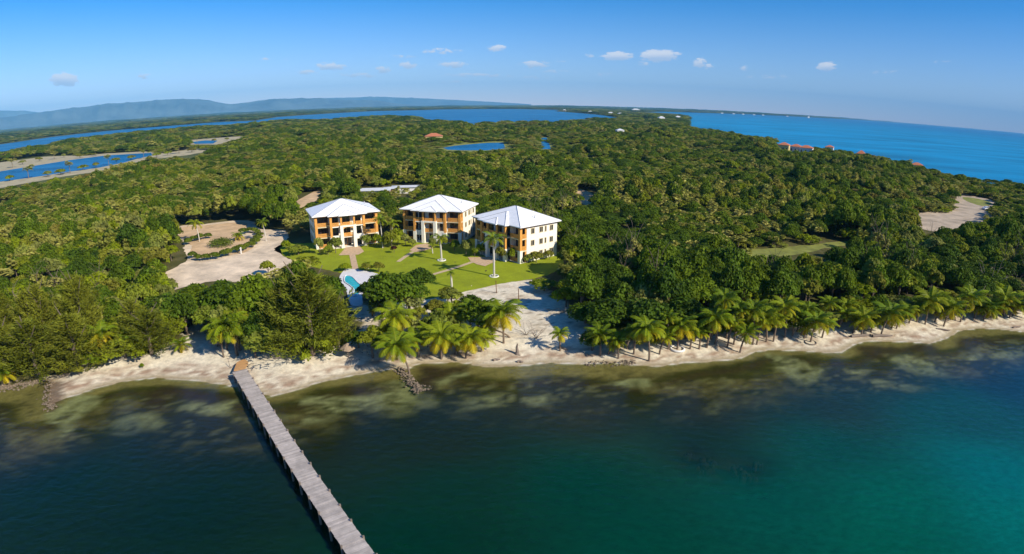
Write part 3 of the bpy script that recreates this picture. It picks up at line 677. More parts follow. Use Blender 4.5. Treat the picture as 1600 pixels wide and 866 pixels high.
    def opening(name, cx, cz, w_, h_, face, y, frame='brown', mull=1):
        """framed pane on a wall: face 'y' looks to -y at y, face 'x' looks to +-x at x=y"""
        sg = -1 if face == 'y' else (1 if y > 0 else -1)
        def bx(m, a0, a1, z0, z1, d0, d1):
            lo, hi = sorted((y + sg*d0, y + sg*d1))
            if face == 'x': m.box(lo, hi, a0, a1, z0, z1)
            else: m.box(a0, a1, lo, hi, z0, z1)
        t = .11; m = MB(); x0, x1, z0, z1 = cx-w_/2, cx+w_/2, cz-h_/2, cz+h_/2
        bx(m, x0-t, x0, z0-t, z1+t, .003, .09); bx(m, x1, x1+t, z0-t, z1+t, .003, .09); bx(m, x0, x1, z1, z1+t, .003, .09); bx(m, x0, x1, z0-t, z0, .003, .09)
        for k in range(1, mull+1):
            a = x0 + w_*k/(mull+1); bx(m, a-.035, a+.035, z0, z1, .003, .07)
        f = m.build(name, frame, root)
        p = MB(); bx(p, x0, x1, z0, z1, .004, .03); p.build('pane', 'glass', f)
    for fz in (0.1, 3.0, 5.9):
        for s in (-1, 1):
            opening('glass_door', s*6.3, fz+1.2, 3.0, 2.15, 'y', 2.0, 'brown', 2)
            opening('glass_door', s*3.1, fz+1.2, 1.6, 2.1, 'y', .75, 'brown', 1)
        opening('entrance_door' if fz < 1 else 'glass_door', 0, fz+1.2, 1.9, 2.15, 'y', .75, 'orange', 1)
        for sx in (-W, W):
            for (yy, ww) in ((3.9, 1.0), (6.7, 1.0), (8.2, .4), (10.2, 1.0)):
                opening('window', yy, fz+1.55, ww, 1.25, 'x', sx, 'cream', 1 if ww > .5 else 0)
        for xx in (-6, -2.4, 2.4, 6):                              # windows on the back wall
            m = MB(); m.box(xx-.6, xx+.6, D+.003, D+.07, fz+.9, fz+2.2); f = m.build('window', 'cream', root)
            m = MB(); m.box(xx-.48, xx+.48, D+.072, D+.09, fz+1.02, fz+2.08); m.build('pane', 'glass', f)
    return root
def place_apartment(o, corner, cx, hd):
    h = R(hd); off = Vector((cx, -.75)); c, s = math.cos(h), math.sin(h)
    o.location = (corner[0] - (off.x*c - off.y*s), corner[1] - (off.x*s + off.y*c), 1.2); o.rotation_euler = (0, 0, h)
EZ = 10.1
B1 = apartment((0,0,0), 0); B2 = copy_tree(B1); B3 = copy_tree(B1)
place_apartment(B1, g(487, 340, EZ), -9.25, 26.5); place_apartment(B2, g(722, 331.5, EZ), 9.25, -15.5); place_apartment(B3, g(813, 356.5, EZ), 9.25, -48.6)
for b, l in ((B1, 'leftmost white three storey apartment block with sunlit orange balconies and arched porch'),
             (B2, 'middle white three storey apartment block set back behind the other two'),
             (B3, 'rightmost white three storey apartment block nearest the sea with its window wall facing the camera')):
    tag(b, l, 'building', 'white apartment blocks with hipped metal roofs')

# ------------------------------------------------------------------ foliage meshes
def quads(cn, nr, sz, asp=1.0, up=None):
    """leaf-sized faces: centres, normals, sizes -> vertices and quads"""
    n = len(cn); a = np.cross(nr, RS.randn(n, 3)); a /= np.linalg.norm(a, axis=1, keepdims=True) + 1e-9
    b = np.cross(nr, a); b /= np.linalg.norm(b, axis=1, keepdims=True) + 1e-9
    sz = np.asarray(sz)[:, None]; a = a*sz*.5*asp; b = b*sz*.5
    Vv = np.stack([cn-a*.55-b, cn+a*.75-b*.55, cn+a*.6+b, cn-a*.8+b*.6], 1).reshape(-1, 3)
    return Vv, np.arange(4*n).reshape(-1, 4)
def crown_broad(name, R_=3.1, z0=1.0, z1=7.0, lobes=11, n=1500, leaf=.5, mat='leaf', spread=.62, lr=(.30,.20)):
    H = z1 - z0; c = []
    for k in range(lobes):
        a = k*2.4 + RS.rand()*.8; r = R_*spread*math.sqrt((k+.4)/lobes); zz = z0 + H*(.28 + .42*(1-(r/R_)**2) + .16*RS.rand())
        c.append((r*math.cos(a), r*math.sin(a), zz, R_*(lr[0]+lr[1]*RS.rand()), RS.rand()))
    c = np.array(c); wgt = c[:, 3]**2; idx = RS.choice(len(c), n, p=wgt/wgt.sum())
    d = RS.randn(n, 3); d[:, 2] = np.abs(d[:, 2])*1.0 - .35*RS.rand(n); d /= np.linalg.norm(d, axis=1, keepdims=True)
    rad = c[idx, 3]*(.70 + .42*RS.rand(n)); P = c[idx, :3] + d*rad[:, None]*np.array([1, 1, .85])
    ns = d + RS.randn(n, 3)*.55 + [0, 0, .25]; ns /= np.linalg.norm(ns, axis=1, keepdims=True)
    Vv, Fv = quads(P, ns, leaf*(.65 + .7*RS.rand(n)))
    tint = np.repeat(np.clip(.25*RS.rand(n) + .55*c[idx, 4] + .12, 0, 1), 4)
    return mesh_np(name, Vv, Fv, attrs={'tint': tint})
def crown_needle(name, R_=4.2, z0=1.5, z1=13., nb=85, per=34, mat='needle'):
    """casuarina: ascending boughs carrying long drooping needle tufts"""
    C_, N_, S_, T_ = [], [], [], []; Vs, Fs, Ts = [], [], []
    for k in range(nb):
        t = (k+.5)/nb; z = z0 + (z1-z0)*t*.90; r = (R_*(1-t)**.80 + .35)*(.62+.62*RS.rand()); a = k*2.4 + RS.rand()*.9
        bt = .15 + .6*RS.rand(); lift = .35 + .5*RS.rand(); ca, sa = math.cos(a), math.sin(a)
        for j in range(per):
            u = .12 + .95*((j+RS.rand())/per)**.8; wdt = .16 + .42*u*(1.15-u)
            p = np.array([ca*r*u, sa*r*u, z + r*lift*u*u]) + RS.randn(3)*wdt
            d = np.array([ca*.7, sa*.7, .45]) + RS.randn(3)*.38; d /= np.linalg.norm(d)
            s = np.cross(d, RS.randn(3)); s /= np.linalg.norm(s); L_ = .40 + .45*RS.rand(); wd = .055 + .04*RS.rand()
            b = len(Vs); Vs += [p - s*wd, p + s*wd, p + d*L_ + s*wd*.3, p + d*L_ - s*wd*.3]; Fs.append((b, b+1, b+2, b+3)); Ts += [min(1, bt*(.5+.6*u) + .25*RS.rand())]*4
    return mesh_np(name, Vs, Fs, attrs={'tint': Ts})
def crown_fan(name, heads=1, R_=.95, z=3.6, spread=0.):
    Vs, Fs, Ts = [], [], []
    for h in range(heads):
        hx, hy = (RS.randn(2)*spread if heads > 1 else (0, 0)); hz = z + (RS.randn()*.5 if heads > 1 else 0)
        for k in range(17):
            a = k*2.4; el = 1.25 - 1.75*(k/17.) + RS.randn()*.1; d = np.array([math.cos(a)*math.cos(el), math.sin(a)*math.cos(el), math.sin(el)])
            s = np.array([-math.sin(a), math.cos(a), 0]); u = np.cross(s, d); o = np.array([hx, hy, hz]) + d*R_*.55; tt = .3 + .6*RS.rand()
            for j in range(9):
                an = (j-4)*.36; dd = d*math.cos(an) + s*math.sin(an); dd = dd - np.array([0, 0, .25]); ss = np.cross(dd, u); ss /= np.linalg.norm(ss)+1e-9
                e = o + dd*R_*.85; m_ = o + dd*R_*.45; b = len(Vs); wv = .09
                Vs += [o, m_ + ss*wv, e, m_ - ss*wv]; Fs.append((b, b+1, b+2, b+3)); Ts += [min(1, tt)]*4
    return mesh_np(name, Vs, Fs, attrs={'tint': Ts})
def crown_palm(name, L0=3.6, nf=22, yel=.3, z=0., droop=1.0, wide=.14):
    """feather fronds arching out of one heart, leaflets hanging on both sides"""
    Vs, Fs, Ts, Ys = [], [], [], []
    def quad(p, T, Y):
        b = len(Vs); Vs.extend(p); Fs.append((b, b+1, b+2, b+3)); Ts.extend([T]*4); Ys.extend([Y]*4)
    for k in range(nf):
        a = k*2.39996 + RS.rand()*.3; t = k/(nf-1.); el = 1.40 - 1.62*t + RS.randn()*.08; L_ = L0*(.72+.34*math.sin(math.pi*min(1, t+.25)))*(.9+.2*RS.rand())
        dead = k >= nf-3
        if dead: el = -.75 - .3*RS.rand(); L_ *= .8
        p = np.array([0, 0, z]); out_ = np.array([math.cos(a), math.sin(a), 0]); side = np.array([-math.sin(a), math.cos(a), 0]) ; seg = 9; e = el
        T = .35 + .5*RS.rand(); Y = np.clip((t-.45)*1.7*yel*2 + yel*.35 + .12*RS.randn(), 0, 1)
        if dead: T, Y = .1, .75
        tw = RS.randn()*.25; pts = [p]
        for j in range(seg):
            e -= (.10 + .19*j/seg)*droop; p = p + (out_*math.cos(e) + np.array([0, 0, math.sin(e)]) + side*tw*.08)*L_/seg; pts.append(p)
        for j in range(seg):
            p0, p1 = pts[j], pts[j+1]; d = (p1-p0)/np.linalg.norm(p1-p0); up = np.cross(side, d); up = up if up[2] > 0 else -up
            quad([p0 - side*.04, p0 + side*.04, p1 + side*.03, p1 - side*.03], T, min(1, Y+.25))
            if j == 0: continue
            for i in range(4):
                f = (j + (i+.5)/4.)/seg; q0 = p0 + (p1-p0)*(i/4.); q1 = p0 + (p1-p0)*((i+1.)/4.)
                ll = L_*.26*math.sin(math.pi*min(.97, f*.9+.1))**.6*(.85+.3*RS.rand())
                for s in (-1, 1):
                    dr = side*s*.80 + d*.5 - up*(.05) - np.array([0, 0, .22+.25*RS.rand()]); dr /= np.linalg.norm(dr)
                    quad([q0, q1, q1 + dr*ll + d*.05, q0 + dr*ll*.94 + d*.09], min(1, T+.15*RS.rand()), Y)
    return mesh_np(name, Vs, Fs, attrs={'tint': Ts, 'yel': Ys})
def trunk_tree(name, h, r, limbs=5, spread=1.6, lean=0.):
    m = MB(); top = (lean, 0, h); m.tube([(0,0,-.4),(lean*.3, .06, h*.35),(lean*.7, -.05, h*.7), top], [r*1.25, r, r*.75, r*.5], 7)
    for k in range(limbs):
        a = k*2.4 + random.random(); z = h*(.42+.1*k); 
        m.tube([(lean*.5, 0, min(z, h*.9)), (lean*.5+math.cos(a)*spread*.5, math.sin(a)*spread*.5, z+h*.16), (lean*.5+math.cos(a)*spread, math.sin(a)*spread, z+h*.36)], [r*.5, r*.35, r*.16], 5)
    me = bpy.data.meshes.new(name); me.from_pydata(m.v, [], m.f); me.update(); return me
def trunk_palm(name, h, r=.14, lean=.5, bulge=.0):
    m = MB(); P_ = []; rr = []
    for k in range(9):
        t = k/8.; P_.append((lean*t*t, 0, -.3 + (h+.3)*t)); rr.append(r*(1.5 if k == 0 else 1.12-.3*t + (bulge*math.sin(math.pi*t) if bulge else 0)))
    m.tube(P_, rr, 8)
    for k in range(3, 16):                                             # leaf-scar rings
        t = k/16.; z = -.3+(h+.3)*t; m.tube([(lean*t*t, 0, z-.025), (lean*t*t, 0, z+.025)], r*(1.2-.3*t), 8)
    me = bpy.data.meshes.new(name); me.from_pydata(m.v, [], m.f); me.update(); return me
def set_mat(me, m): me.materials.append(MT[m]); return me

KIND = {}                                                              # kind -> list of (crown mesh, trunk mesh, object name)
def reg(kind, cm_, mat, tm, tmat, name): set_mat(cm_, mat); set_mat(tm, tmat); KIND.setdefault(kind, []).append((cm_, tm, name))
for k in range(7):
    reg('broad', crown_broad('crown', 3.0+.3*RS.rand(), .6, 6.2+1.2*RS.rand(), 15+3*k, 1900, .40+.03*(k%4), spread=.74+.02*k, lr=(.17,.17)), 'leaf', trunk_tree('trunk', 4.4, .19), 'trunk', 'broadleaf_tree')
for k in range(3):
    reg('dark', crown_broad('crown', 3.3, -.6, 7.4, 19, 2700, .40, spread=.74), 'dark_leaf', trunk_tree('trunk', 5, .24), 'trunk', 'broadleaf_tree')
for k in range(3): reg('thick', crown_broad('crown', 4.2, -.3, 3.4+.6*k, 34, 2500, .36, spread=.93, lr=(.11,.12)), 'leaf', trunk_tree('trunk', 2.2, .12, 6, 1.6), 'trunk', 'thicket')
for k in range(2): reg('airy', crown_broad('crown', 2.7, 1.2, 7.2, 26, 760, .40, spread=.95, lr=(.10,.16)), 'fan', trunk_tree('trunk', 6.3, .15, 9, 2.3), 'trunk', 'sparse_tree')
for k in range(3): reg('cas', crown_needle('crown', 4.6+.4*k, .5, 12.6, 80, 72), 'needle', trunk_tree('trunk', 10.5, .26, 6, 2.2), 'trunk', 'casuarina_tree')
for k in range(2): reg('fan', crown_fan('crown', 4, .95, 4.6, 1.1), 'fan', trunk_palm('trunk', 4.4, .11, .1), 'palm_trunk', 'fan_palm')
for k in range(2): reg('bush', crown_broad('crown', 1.9, -.1, 2.7, 8, 900, .34, spread=.6), 'leaf', trunk_tree('trunk', 1.5, .09, 4, .9), 'trunk', 'shrub')
reg('slender', crown_broad('crown', 2.0, 2.2, 9.0, 9, 1100, .42, spread=.6), 'leaf', trunk_tree('trunk', 7.2, .16, 6, 1.1), 'trunk', 'broadleaf_tree')
for k in range(3): reg('coco', crown_palm('crown', 3.6, 24, [.20,.32,.48][k], 0, .85), 'frond', None or trunk_palm('trunk', 1., .15, 0), 'palm_trunk', 'coconut_palm')
for k in range(2): reg('lush', crown_palm('crown', 3.6, 33, [.40,.62][k], 0, 1.0), 'frond', trunk_palm('trunk', 1., .15, 0), 'palm_trunk', 'coconut_palm')
reg('coco_yel', crown_palm('crown', 3.3, 23, 1.0, 0, 1.0), 'frond', trunk_palm('trunk', 1., .15, 0), 'palm_trunk', 'coconut_palm')
for k in range(2): reg('royal', crown_palm('crown', 2.5, 16, .12, 0, 1.15), 'frond', trunk_palm('trunk', 1., .17, 0), 'royal_trunk', 'royal_palm')

# ------------------------------------------------------------------ wild forest
pts = []                                                               # x, y, kind code, sx, sz
def zone(r0, r1, sp, jit=.48):
    m = r1; xs = np.arange(-m*.86, m*.86, sp); ys = np.arange(55, m, sp*.9); X, Y = np.meshgrid(xs, ys)
    X = X + (RS.rand(*X.shape)-.5)*2*jit*sp; Y = Y + (RS.rand(*Y.shape)-.5)*2*jit*sp; X = X.ravel(); Y = Y.ravel(); r = np.hypot(X, Y)
    k = (r >= r0) & (r < r1) & (np.abs(X) < Y*1.32+25); return X[k], Y[k]
FOOT = [[tuple((b.matrix_basis @ Vector(p))[:2]) for p in ((-10.5,-3,0),(10.5,-3,0),(10.5,14.5,0),(-10.5,14.5,0))] for b in (B1, B2, B3)]
def accept(X, Y, h, wd, clear=True):
    s = shore_dist(X, Y); ok = s > 6.5
    for f in FOOT: ok &= ~inpoly(X, Y, f)
    lx = np.array([p[0] for p in LAND]); ok &= (Y < 330) | inpoly(X, Y, LAND)
    for t in (0, .12, .24, .36, .48, .6, .72, .84, 1.0):
        for sx in (-.7, 0, .7):
            P_ = np.stack([X + sx*wd*(1 - .4*t), Y, 1.2 + h*t*.92], -1); px, py = proj(P_); ok &= ~in_clear(px, py, Y)
    return ok
water_px = [up_b + lo_b, ch_u + ch_l[::1]]
def wet(X, Y):
    m = np.zeros(X.shape, bool)
    for o in bpy.data.objects:
        if o.name.startswith(('lagoon', 'channel_water')): pass
    for poly in WET: m |= inpoly(X, Y, poly)
    return m
WET = [[g(x, y, 1.25) for x, y in up_b] + [g(x, y, 1.25) for x, y in lo_b[:4]] + [g(x, y, 9.) for x, y in lo_b[4:]],
       [g(x, y, 1.27) for x, y in ch_u] + [g(x, y, 8.) for x, y in ch_l]]
forest = []
def hfac(X, Y): return .50 + .90*sm(.25, .75, fbm(X*.018+5, Y*.018+2, 4))
for (r0, r1, sp, sx, sz) in ((60, 250, 3.5, .80, .90), (250, 480, 4.3, 1.0, .90), (480, 1000, 7.2, 1.65, 1.0), (1000, 2600, 18, 4.0, 1.15), (2600, 9000, 80, 17, 1.6), (9000, 22000, 420, 80, 3.2)):
    X, Y = zone(r0, r1, sp); n = len(X); hf = hfac(X, Y)*(.8+.4*RS.rand(n)); big = fbm(X*.02+40, Y*.02+11, 2); u = RS.rand(n)
    code = np.full(n, 0)                                              # 0 broad 1 dark 2 cas 3 fan 4 bush 5 slender
    code[(u < .22)] = 1; code[u > .80] = 6; code[u > .94] = 7
    code[(fbm(X*.012+60, Y*.02+44, 3) > .53) & (u > .35) & (u < .9)] = 6
    fanz = (fbm(X*.013+90, Y*.013+20, 3) > .42); code[fanz & (u > .52) & (r1 < 1100)] = 3
    px, py = proj(np.stack([X, Y, 4+X*0], -1))
    left = inpoly(px, py, [(-200,520),(60,505),(150,498),(230,500),(270,505),(300,560),(-200,700)]); code[left & (u < .75)] = 2
    edge = inpoly(px, py, [(866,330),(1000,330),(1240,400),(1240,560),(900,560),(866,420)]); code[edge & (code != 1) & (u < .7)] = 1
    code[(px > 900) & (py > 400) & (u > .5) & (u < .75)] = 1
    hf = hf*np.where(edge & (px < 980), .72, np.where(edge & (px < 1150), 1.0, 1))
    sxx = sx*(.85+.35*RS.rand(n)); szz = sz*hf
    tall = RS.rand(n) < .035; szz = np.where(tall, szz*1.35, szz); sxx = np.where(tall, sxx*1.3, sxx)
    bare = (vnoise(X*.06+33, Y*.06+71) > .86) & (RS.rand(n) < .8); szz = np.where(bare, szz*.45, szz)
    cl = inpoly(px, py, [(640,222),(900,213),(900,240),(640,240)]); szz = np.where(cl, szz*.55, szz)
    leftz = (px < 300) & (py > 400); szz = np.where(leftz & (code != 2), szz*.85, np.where(leftz, szz*.82, szz))
    beachline = (shore_dist(X, Y) < 24) & (px > 880); szz = np.where(beachline & (shore_dist(X, Y) < 14), szz*.45, szz)
    ht = np.where(code == 2, 12.5, np.where(code == 3, 5, np.where(code == 6, 4.2, 7.)))*szz; wd = 3.*sxx
    ok = accept(X, Y, ht, wd if r0 > 900 else np.minimum(wd, 4)) & ~wet(X, Y)
    ok &= ~((code == 2) & (RS.rand(n) < .35))
    for i in np.where(ok)[0]: forest.append((X[i], Y[i], code[i], sxx[i], szz[i]))
F_ = np.array(forest); dist = np.hypot(F_[:, 0], F_[:, 1]); fpx, fpy = proj(np.stack([F_[:, 0], F_[:, 1], 1.2+5*F_[:, 4]], -1))
vis = (fpx > -5) & (fpx < 1605); order = np.argsort(dist + np.where(vis, 0, 1e6))
CN = ['broad', 'dark', 'cas', 'fan', 'bush', 'slender', 'thick', 'airy']
N_IND = {'broad': 0, 'dark': 0, 'cas': 0, 'fan': 0, 'bush': 0, 'slender': 0, 'thick': 0, 'airy': 0}
def plant(kind, x, y, z, sx, sz, rz, label, cat, group=None, var=None, rough=True):
    L_ = KIND[kind]; cmesh, tmesh, nm = L_[var if var is not None else random.randrange(len(L_))]
    r = empty(nm, (x, y, z), rz, label, cat, group)
    c = obj('crown', cmesh, None, r); c.scale = (sx, sx, sz); t = obj('trunk', tmesh, None, r); t.scale = (sx, sx, sz)
    return r, c
CROWN_SRC = {}
def where_words(x, y, px, py):
    if py > 470 and px < 300: return 'near the beach left of the jetty'
    if px < 290 and py > 380: return 'left of the dirt driveway'
    if px < 480 and py < 380: return 'behind the dirt driveway circle'
    if px < 470: return 'between the driveway and the beach'
    if px < 735 and py > 400: return 'between the pool and the beach'
    if px < 880: return 'behind the white buildings'
    if px < 1100 and py > 380: return 'on the forest edge right of the white buildings'
    if py > 440: return 'behind the beach palms on the right'
    if px < 1150: return 'inland to the right of the white buildings'
    return 'around the grass track on the right'
nind = 0; taken = np.zeros(len(F_), bool)
LOOK = {'broad': 'olive green rounded broadleaf tree', 'dark': 'dark green dense broadleaf tree', 'cas': 'feathery olive casuarina tree', 'fan': 'spiky pale fan palm cluster', 'slender': 'tall slender leafy tree', 'bush': 'low leafy shrub', 'thick': 'low spreading green thicket', 'airy': 'thin pale tree'}
for i in order:
    k = CN[int(F_[i, 2])]
    lim = {'broad': 110, 'dark': 90, 'cas': 110, 'fan': 80, 'thick': 80, 'airy': 50}.get(k, 50)
    if not vis[i] or N_IND[k] >= lim: continue
    x, y, _, sx, sz = F_[i]; ww = where_words(x, y, fpx[i], fpy[i])
    r, c = plant(k, x, y, 1.0, sx, sz, random.random()*6.28, LOOK[k] + ' ' + ww, {'fan': 'palm', 'thick': 'thicket'}.get(k, 'tree'), LOOK[k] + 's ' + ww, var=N_IND[k] % len(KIND[k]))
    CROWN_SRC.setdefault((k, N_IND[k] % len(KIND[k])), c); N_IND[k] += 1; taken[i] = True
# the rest of the wood is one mass: points carrying instances of the crowns above
rest = F_[~taken]; src = sorted(CROWN_SRC.items()); keyi = {}
for j, (k, c) in enumerate(src): keyi.setdefault(k[0], []).append(j)
vi = np.array([random.choice(keyi[CN[int(c)]]) for c in rest[:, 2]])
me = bpy.data.meshes.new('forest'); me.vertices.add(len(rest)); co = np.stack([rest[:, 0], rest[:, 1], np.full(len(rest), 1.0)], -1).astype(np.float32); me.vertices.foreach_set('co', co.ravel())
a = me.attributes.new('vi', 'INT', 'POINT'); a.data.foreach_set('value', vi.astype(np.int32))
a = me.attributes.new('rz', 'FLOAT_VECTOR', 'POINT'); rr = np.zeros((len(rest), 3), np.float32); rr[:, 2] = RS.rand(len(rest))*6.28; a.data.foreach_set('vector', rr.ravel())
a = me.attributes.new('sc', 'FLOAT_VECTOR', 'POINT'); a.data.foreach_set('vector', np.stack([rest[:, 3], rest[:, 3], rest[:, 4]], -1).astype(np.float32).ravel())
fo = tag(link(bpy.data.objects.new('forest', me)), 'dense tropical forest of green crowns covering the land behind the buildings', 'forest', kind='stuff')
ng = bpy.data.node_groups.new('forest_trees', 'GeometryNodeTree')
ng.interface.new_socket('Geometry', in_out='INPUT', socket_type='NodeSocketGeometry'); ng.interface.new_socket('Geometry', in_out='OUTPUT', socket_type='NodeSocketGeometry')
gi = ng.nodes.new('NodeGroupInput'); go = ng.nodes.new('NodeGroupOutput'); jn = ng.nodes.new('GeometryNodeJoinGeometry')
def attr_node(nm, ty):
    n = ng.nodes.new('GeometryNodeInputNamedAttribute'); n.data_type = ty; n.inputs[0].default_value = nm
    return [o for o in n.outputs if o.enabled][0]
ai, ar, asc = attr_node('vi', 'INT'), attr_node('rz', 'FLOAT_VECTOR'), attr_node('sc', 'FLOAT_VECTOR')
for j, (k, c) in enumerate(src):
    oi = ng.nodes.new('GeometryNodeObjectInfo'); oi.inputs['Object'].default_value = c; oi.transform_space = 'ORIGINAL'
    cp = ng.nodes.new('FunctionNodeCompare'); cp.data_type = 'INT'; cp.operation = 'EQUAL'
    ia = [s for s in cp.inputs if s.enabled]; ng.links.new(ai, ia[0]); ia[1].default_value = j
    ip = ng.nodes.new('GeometryNodeInstanceOnPoints'); ng.links.new(gi.outputs[0], ip.inputs['Points']); ng.links.new(cp.outputs[0], ip.inputs['Selection'])
    ng.links.new(oi.outputs['Geometry'], ip.inputs['Instance']); ng.links.new(ar, ip.inputs['Rotation']); ng.links.new(asc, ip.inputs['Scale'])
    ng.links.new(ip.outputs[0], jn.inputs[0])
ng.links.new(jn.outputs[0], go.inputs[0]); md = fo.modifiers.new('trees', 'NODES'); md.node_group = ng
print('forest', len(rest), 'individuals', N_IND)

# ------------------------------------------------------------------ trees placed one by one
def gz(x, y):
    a = np.array([x]); b = np.array([y]); return float(terrain(a, b, shore_dist(a, b))[0])
def at_px(px, py):
    x, y = g(px, py, 1.2); z = gz(x, y); x, y = g(px, py, z); return x, y, gz(x, y)
BASEH = {'broad': 6.8, 'dark': 7.6, 'cas': 12.8, 'fan': 5.2, 'bush': 2.7, 'slender': 9.}
BASER = {'broad': 3.1, 'dark': 3.3, 'cas': 4.4, 'fan': 2., 'bush': 1.9, 'slender': 2.}
def tree_px(kind, bx, by, ty, halfw, label, cat='tree', group=None, var=None, z=None):
    x, y, zz = at_px(bx, by); h = max(.8, height_at(bx, ty, (x, y)) - zz); d = math.hypot(x, y, CAM_H-zz); wd = halfw*d/FPX
    return plant(kind, x, y, zz-.05, wd/BASER[kind]*.92, h/BASEH[kind], random.random()*6.28, label, cat, group, var)
T = [('cas',490,556,413,62,'tallest feathery casuarina, just right of the jetty'),
     ('cas',452,550,432,34,'casuarina tree leaning against the tallest casuarina right of the jetty'),
     ('cas',530,545,455,28,'lower casuarina tree on the pool side of the tallest casuarina'),
     ('dark',402,528,425,40,'dark rounded tree just left of the tallest casuarina'),
     ('dark',350,512,432,36,'dark round tree beside the sandy driveway edge behind the jetty'),
     ('dark',305,500,440,34,'dark round tree at the near left tip of the sandy driveway'),
     ('broad',375,548,470,38,'sea grape tree above the beach at the head of the jetty'),
     ('bush',400,560,515,30,'bright green bush beside the wooden ramp of the jetty'),
     ('bush',432,560,515,22,'yellow green bush between the ramp and the tallest casuarina'),
     ('broad',350,560,500,22,'leafy sea grape with a straw hut beneath it left of the jetty'),
     ('cas',238,556,478,44,'grey stemmed casuarina on the beach left of the jetty'),
     ('dark',270,520,455,34,'dark tree over the beach edge between the two casuarina groups'),
     ('cas',125,580,480,46,'casuarina reaching out over the beach behind the low white shrubs'),
     ('cas',60,590,490,46,'casuarina on the rocky bank at the far left of the shore'),
     ('cas',15,590,500,40,'casuarina on the rocky bank beside the yellow palm'),
     ('dark',618,500,418,44,'largest round dark tree between the pool and the lawn'),
     ('dark',656,462,415,26,'round dark tree standing on the lawn edge right of the pool'),
     ('dark',592,480,428,28,'round dark tree right beside the swimming pool'),
     ('broad',583,562,506,30,'round olive bush on the beach between the straw umbrella and the front palms'),
     ('dark',757,524,462,33,'dark round tree beside the big coconut palm on the sand'),
     ('broad',706,482,447,22,'thin olive tree at the sandy corner of the lawn'),
     ('bush',690,500,472,14,'small shrub on the sand near the round hut'),
     ('dark',915,505,468,34,'dark tree on the forest corner above the sandy clearing'),
     ('dark',950,525,462,40,'dark broad tree directly behind the leftmost palms of the right beach'),
     ('dark',1010,530,458,40,'dark broad tree behind the tall palms of the right beach'),
     ('dark',1065,520,462,38,'dark tree behind the palm with the ring of stones'),
     ('broad',892,468,432,26,'leafy tree beside the lawn corner right of the rightmost building'),
     ('broad',898,430,372,28,'leafy tree just behind the rightmost building'),
     ('bush',850,455,438,26,'green creeper bush at the upper edge of the sandy clearing'),
     ('bush',885,480,450,26,'green creeper bush in the shadow by the sandy clearing')]
for k, bx, by, ty, hw, l in T: tree_px(k, bx, by, ty, hw, l, 'bush' if k == 'bush' else 'tree')
GARD = [('bush',500,398,372,9,'flowering shrub at the left corner of the leftmost building'),
        ('bush',525,396,372,13,'tall leafy shrub left of the porch of the leftmost building'),
        ('bush',573,386,368,10,'leafy shrub right of the porch of the leftmost building'),
        ('bush',588,383,366,9,'leafy shrub under the right balconies of the leftmost building'),
        ('bush',612,388,362,16,'round light green shrub on the lawn between the left and middle buildings'),
        ('bush',634,384,366,11,'leafy shrub at the left corner of the middle building'),
        ('bush',676,392,372,8,'yellow green shrub beside the brick terrace of the middle building'),
        ('bush',728,398,376,12,'dark shrub between the middle and rightmost buildings'),
        ('bush',742,402,388,8,'low shrub beside the terrace of the rightmost building'),
        ('bush',783,408,386,12,'dark shrub at the front of the rightmost building'),
        ('bush',800,410,388,9,'small shrub against the ground floor balcony of the rightmost building'),
        ('bush',838,411,394,12,'yellow green shrub along the window wall of the rightmost building'),
        ('bush',858,406,392,10,'yellow green shrub at the far end of the window wall'),
        ('bush',466,398,384,20,'broad yellow green shrub at the left end of the lawn'),
        ('bush',448,390,376,10,'small round tree where the lawn meets the driveway'),
        ('bush',540,424,412,12,'low hedge bush left of the brick footpath by the pool'),
        ('bush',573,424,412,12,'low hedge bush right of the brick footpath by the pool'),
        ('bush',592,426,410,11,'low bush between the pool deck and the lawn'),
        ('bush',706,470,452,10,'scrubby bush at the sandy end of the lawn'),
        ('bush',513,399,384,9,'low yellow shrub in the bed left of the porch of the leftmost building'),('bush',600,388,370,11,'dense shrub at the right corner of the leftmost building'),
        ('bush',645,386,374,8,'small shrub left of the porch of the middle building'),('bush',692,388,372,10,'dense shrub right of the porch of the middle building'),
        ('bush',710,392,376,10,'dense shrub below the right balconies of the middle building'),('bush',752,400,382,11,'leafy shrub at the far left corner of the rightmost building'),
        ('bush',824,412,398,9,'low shrub at the near corner of the rightmost building'),('bush',622,384,358,12,'tall leafy shrub in the gap left of the middle building')]
for k, bx, by, ty, hw, l in GARD: tree_px(k, bx, by, ty, hw, l, 'bush')
for cmn, mt_, bx, by, ty, hw, l in (('bloom','bloom',650,492,462,20,'pale yellow flowering tree beside the round straw hut'),('purple','purple_leaf',616,396,384,6,'small dark red leaved shrub on the lawn'),
                                   ('bloom','bloom',936,496,468,14,'pale spotted shrub in the shade of the forest corner')):
    cmesh = set_mat(crown_broad('crown', 1.9, -.1, 2.7, 9, 520, .34, spread=.65), mt_); KIND[cmn] = [(cmesh, KIND['bush'][0][1], 'shrub')]; BASEH[cmn] = 2.7; BASER[cmn] = 1.9
    tree_px(cmn, bx, by, ty, hw, l, 'bush')

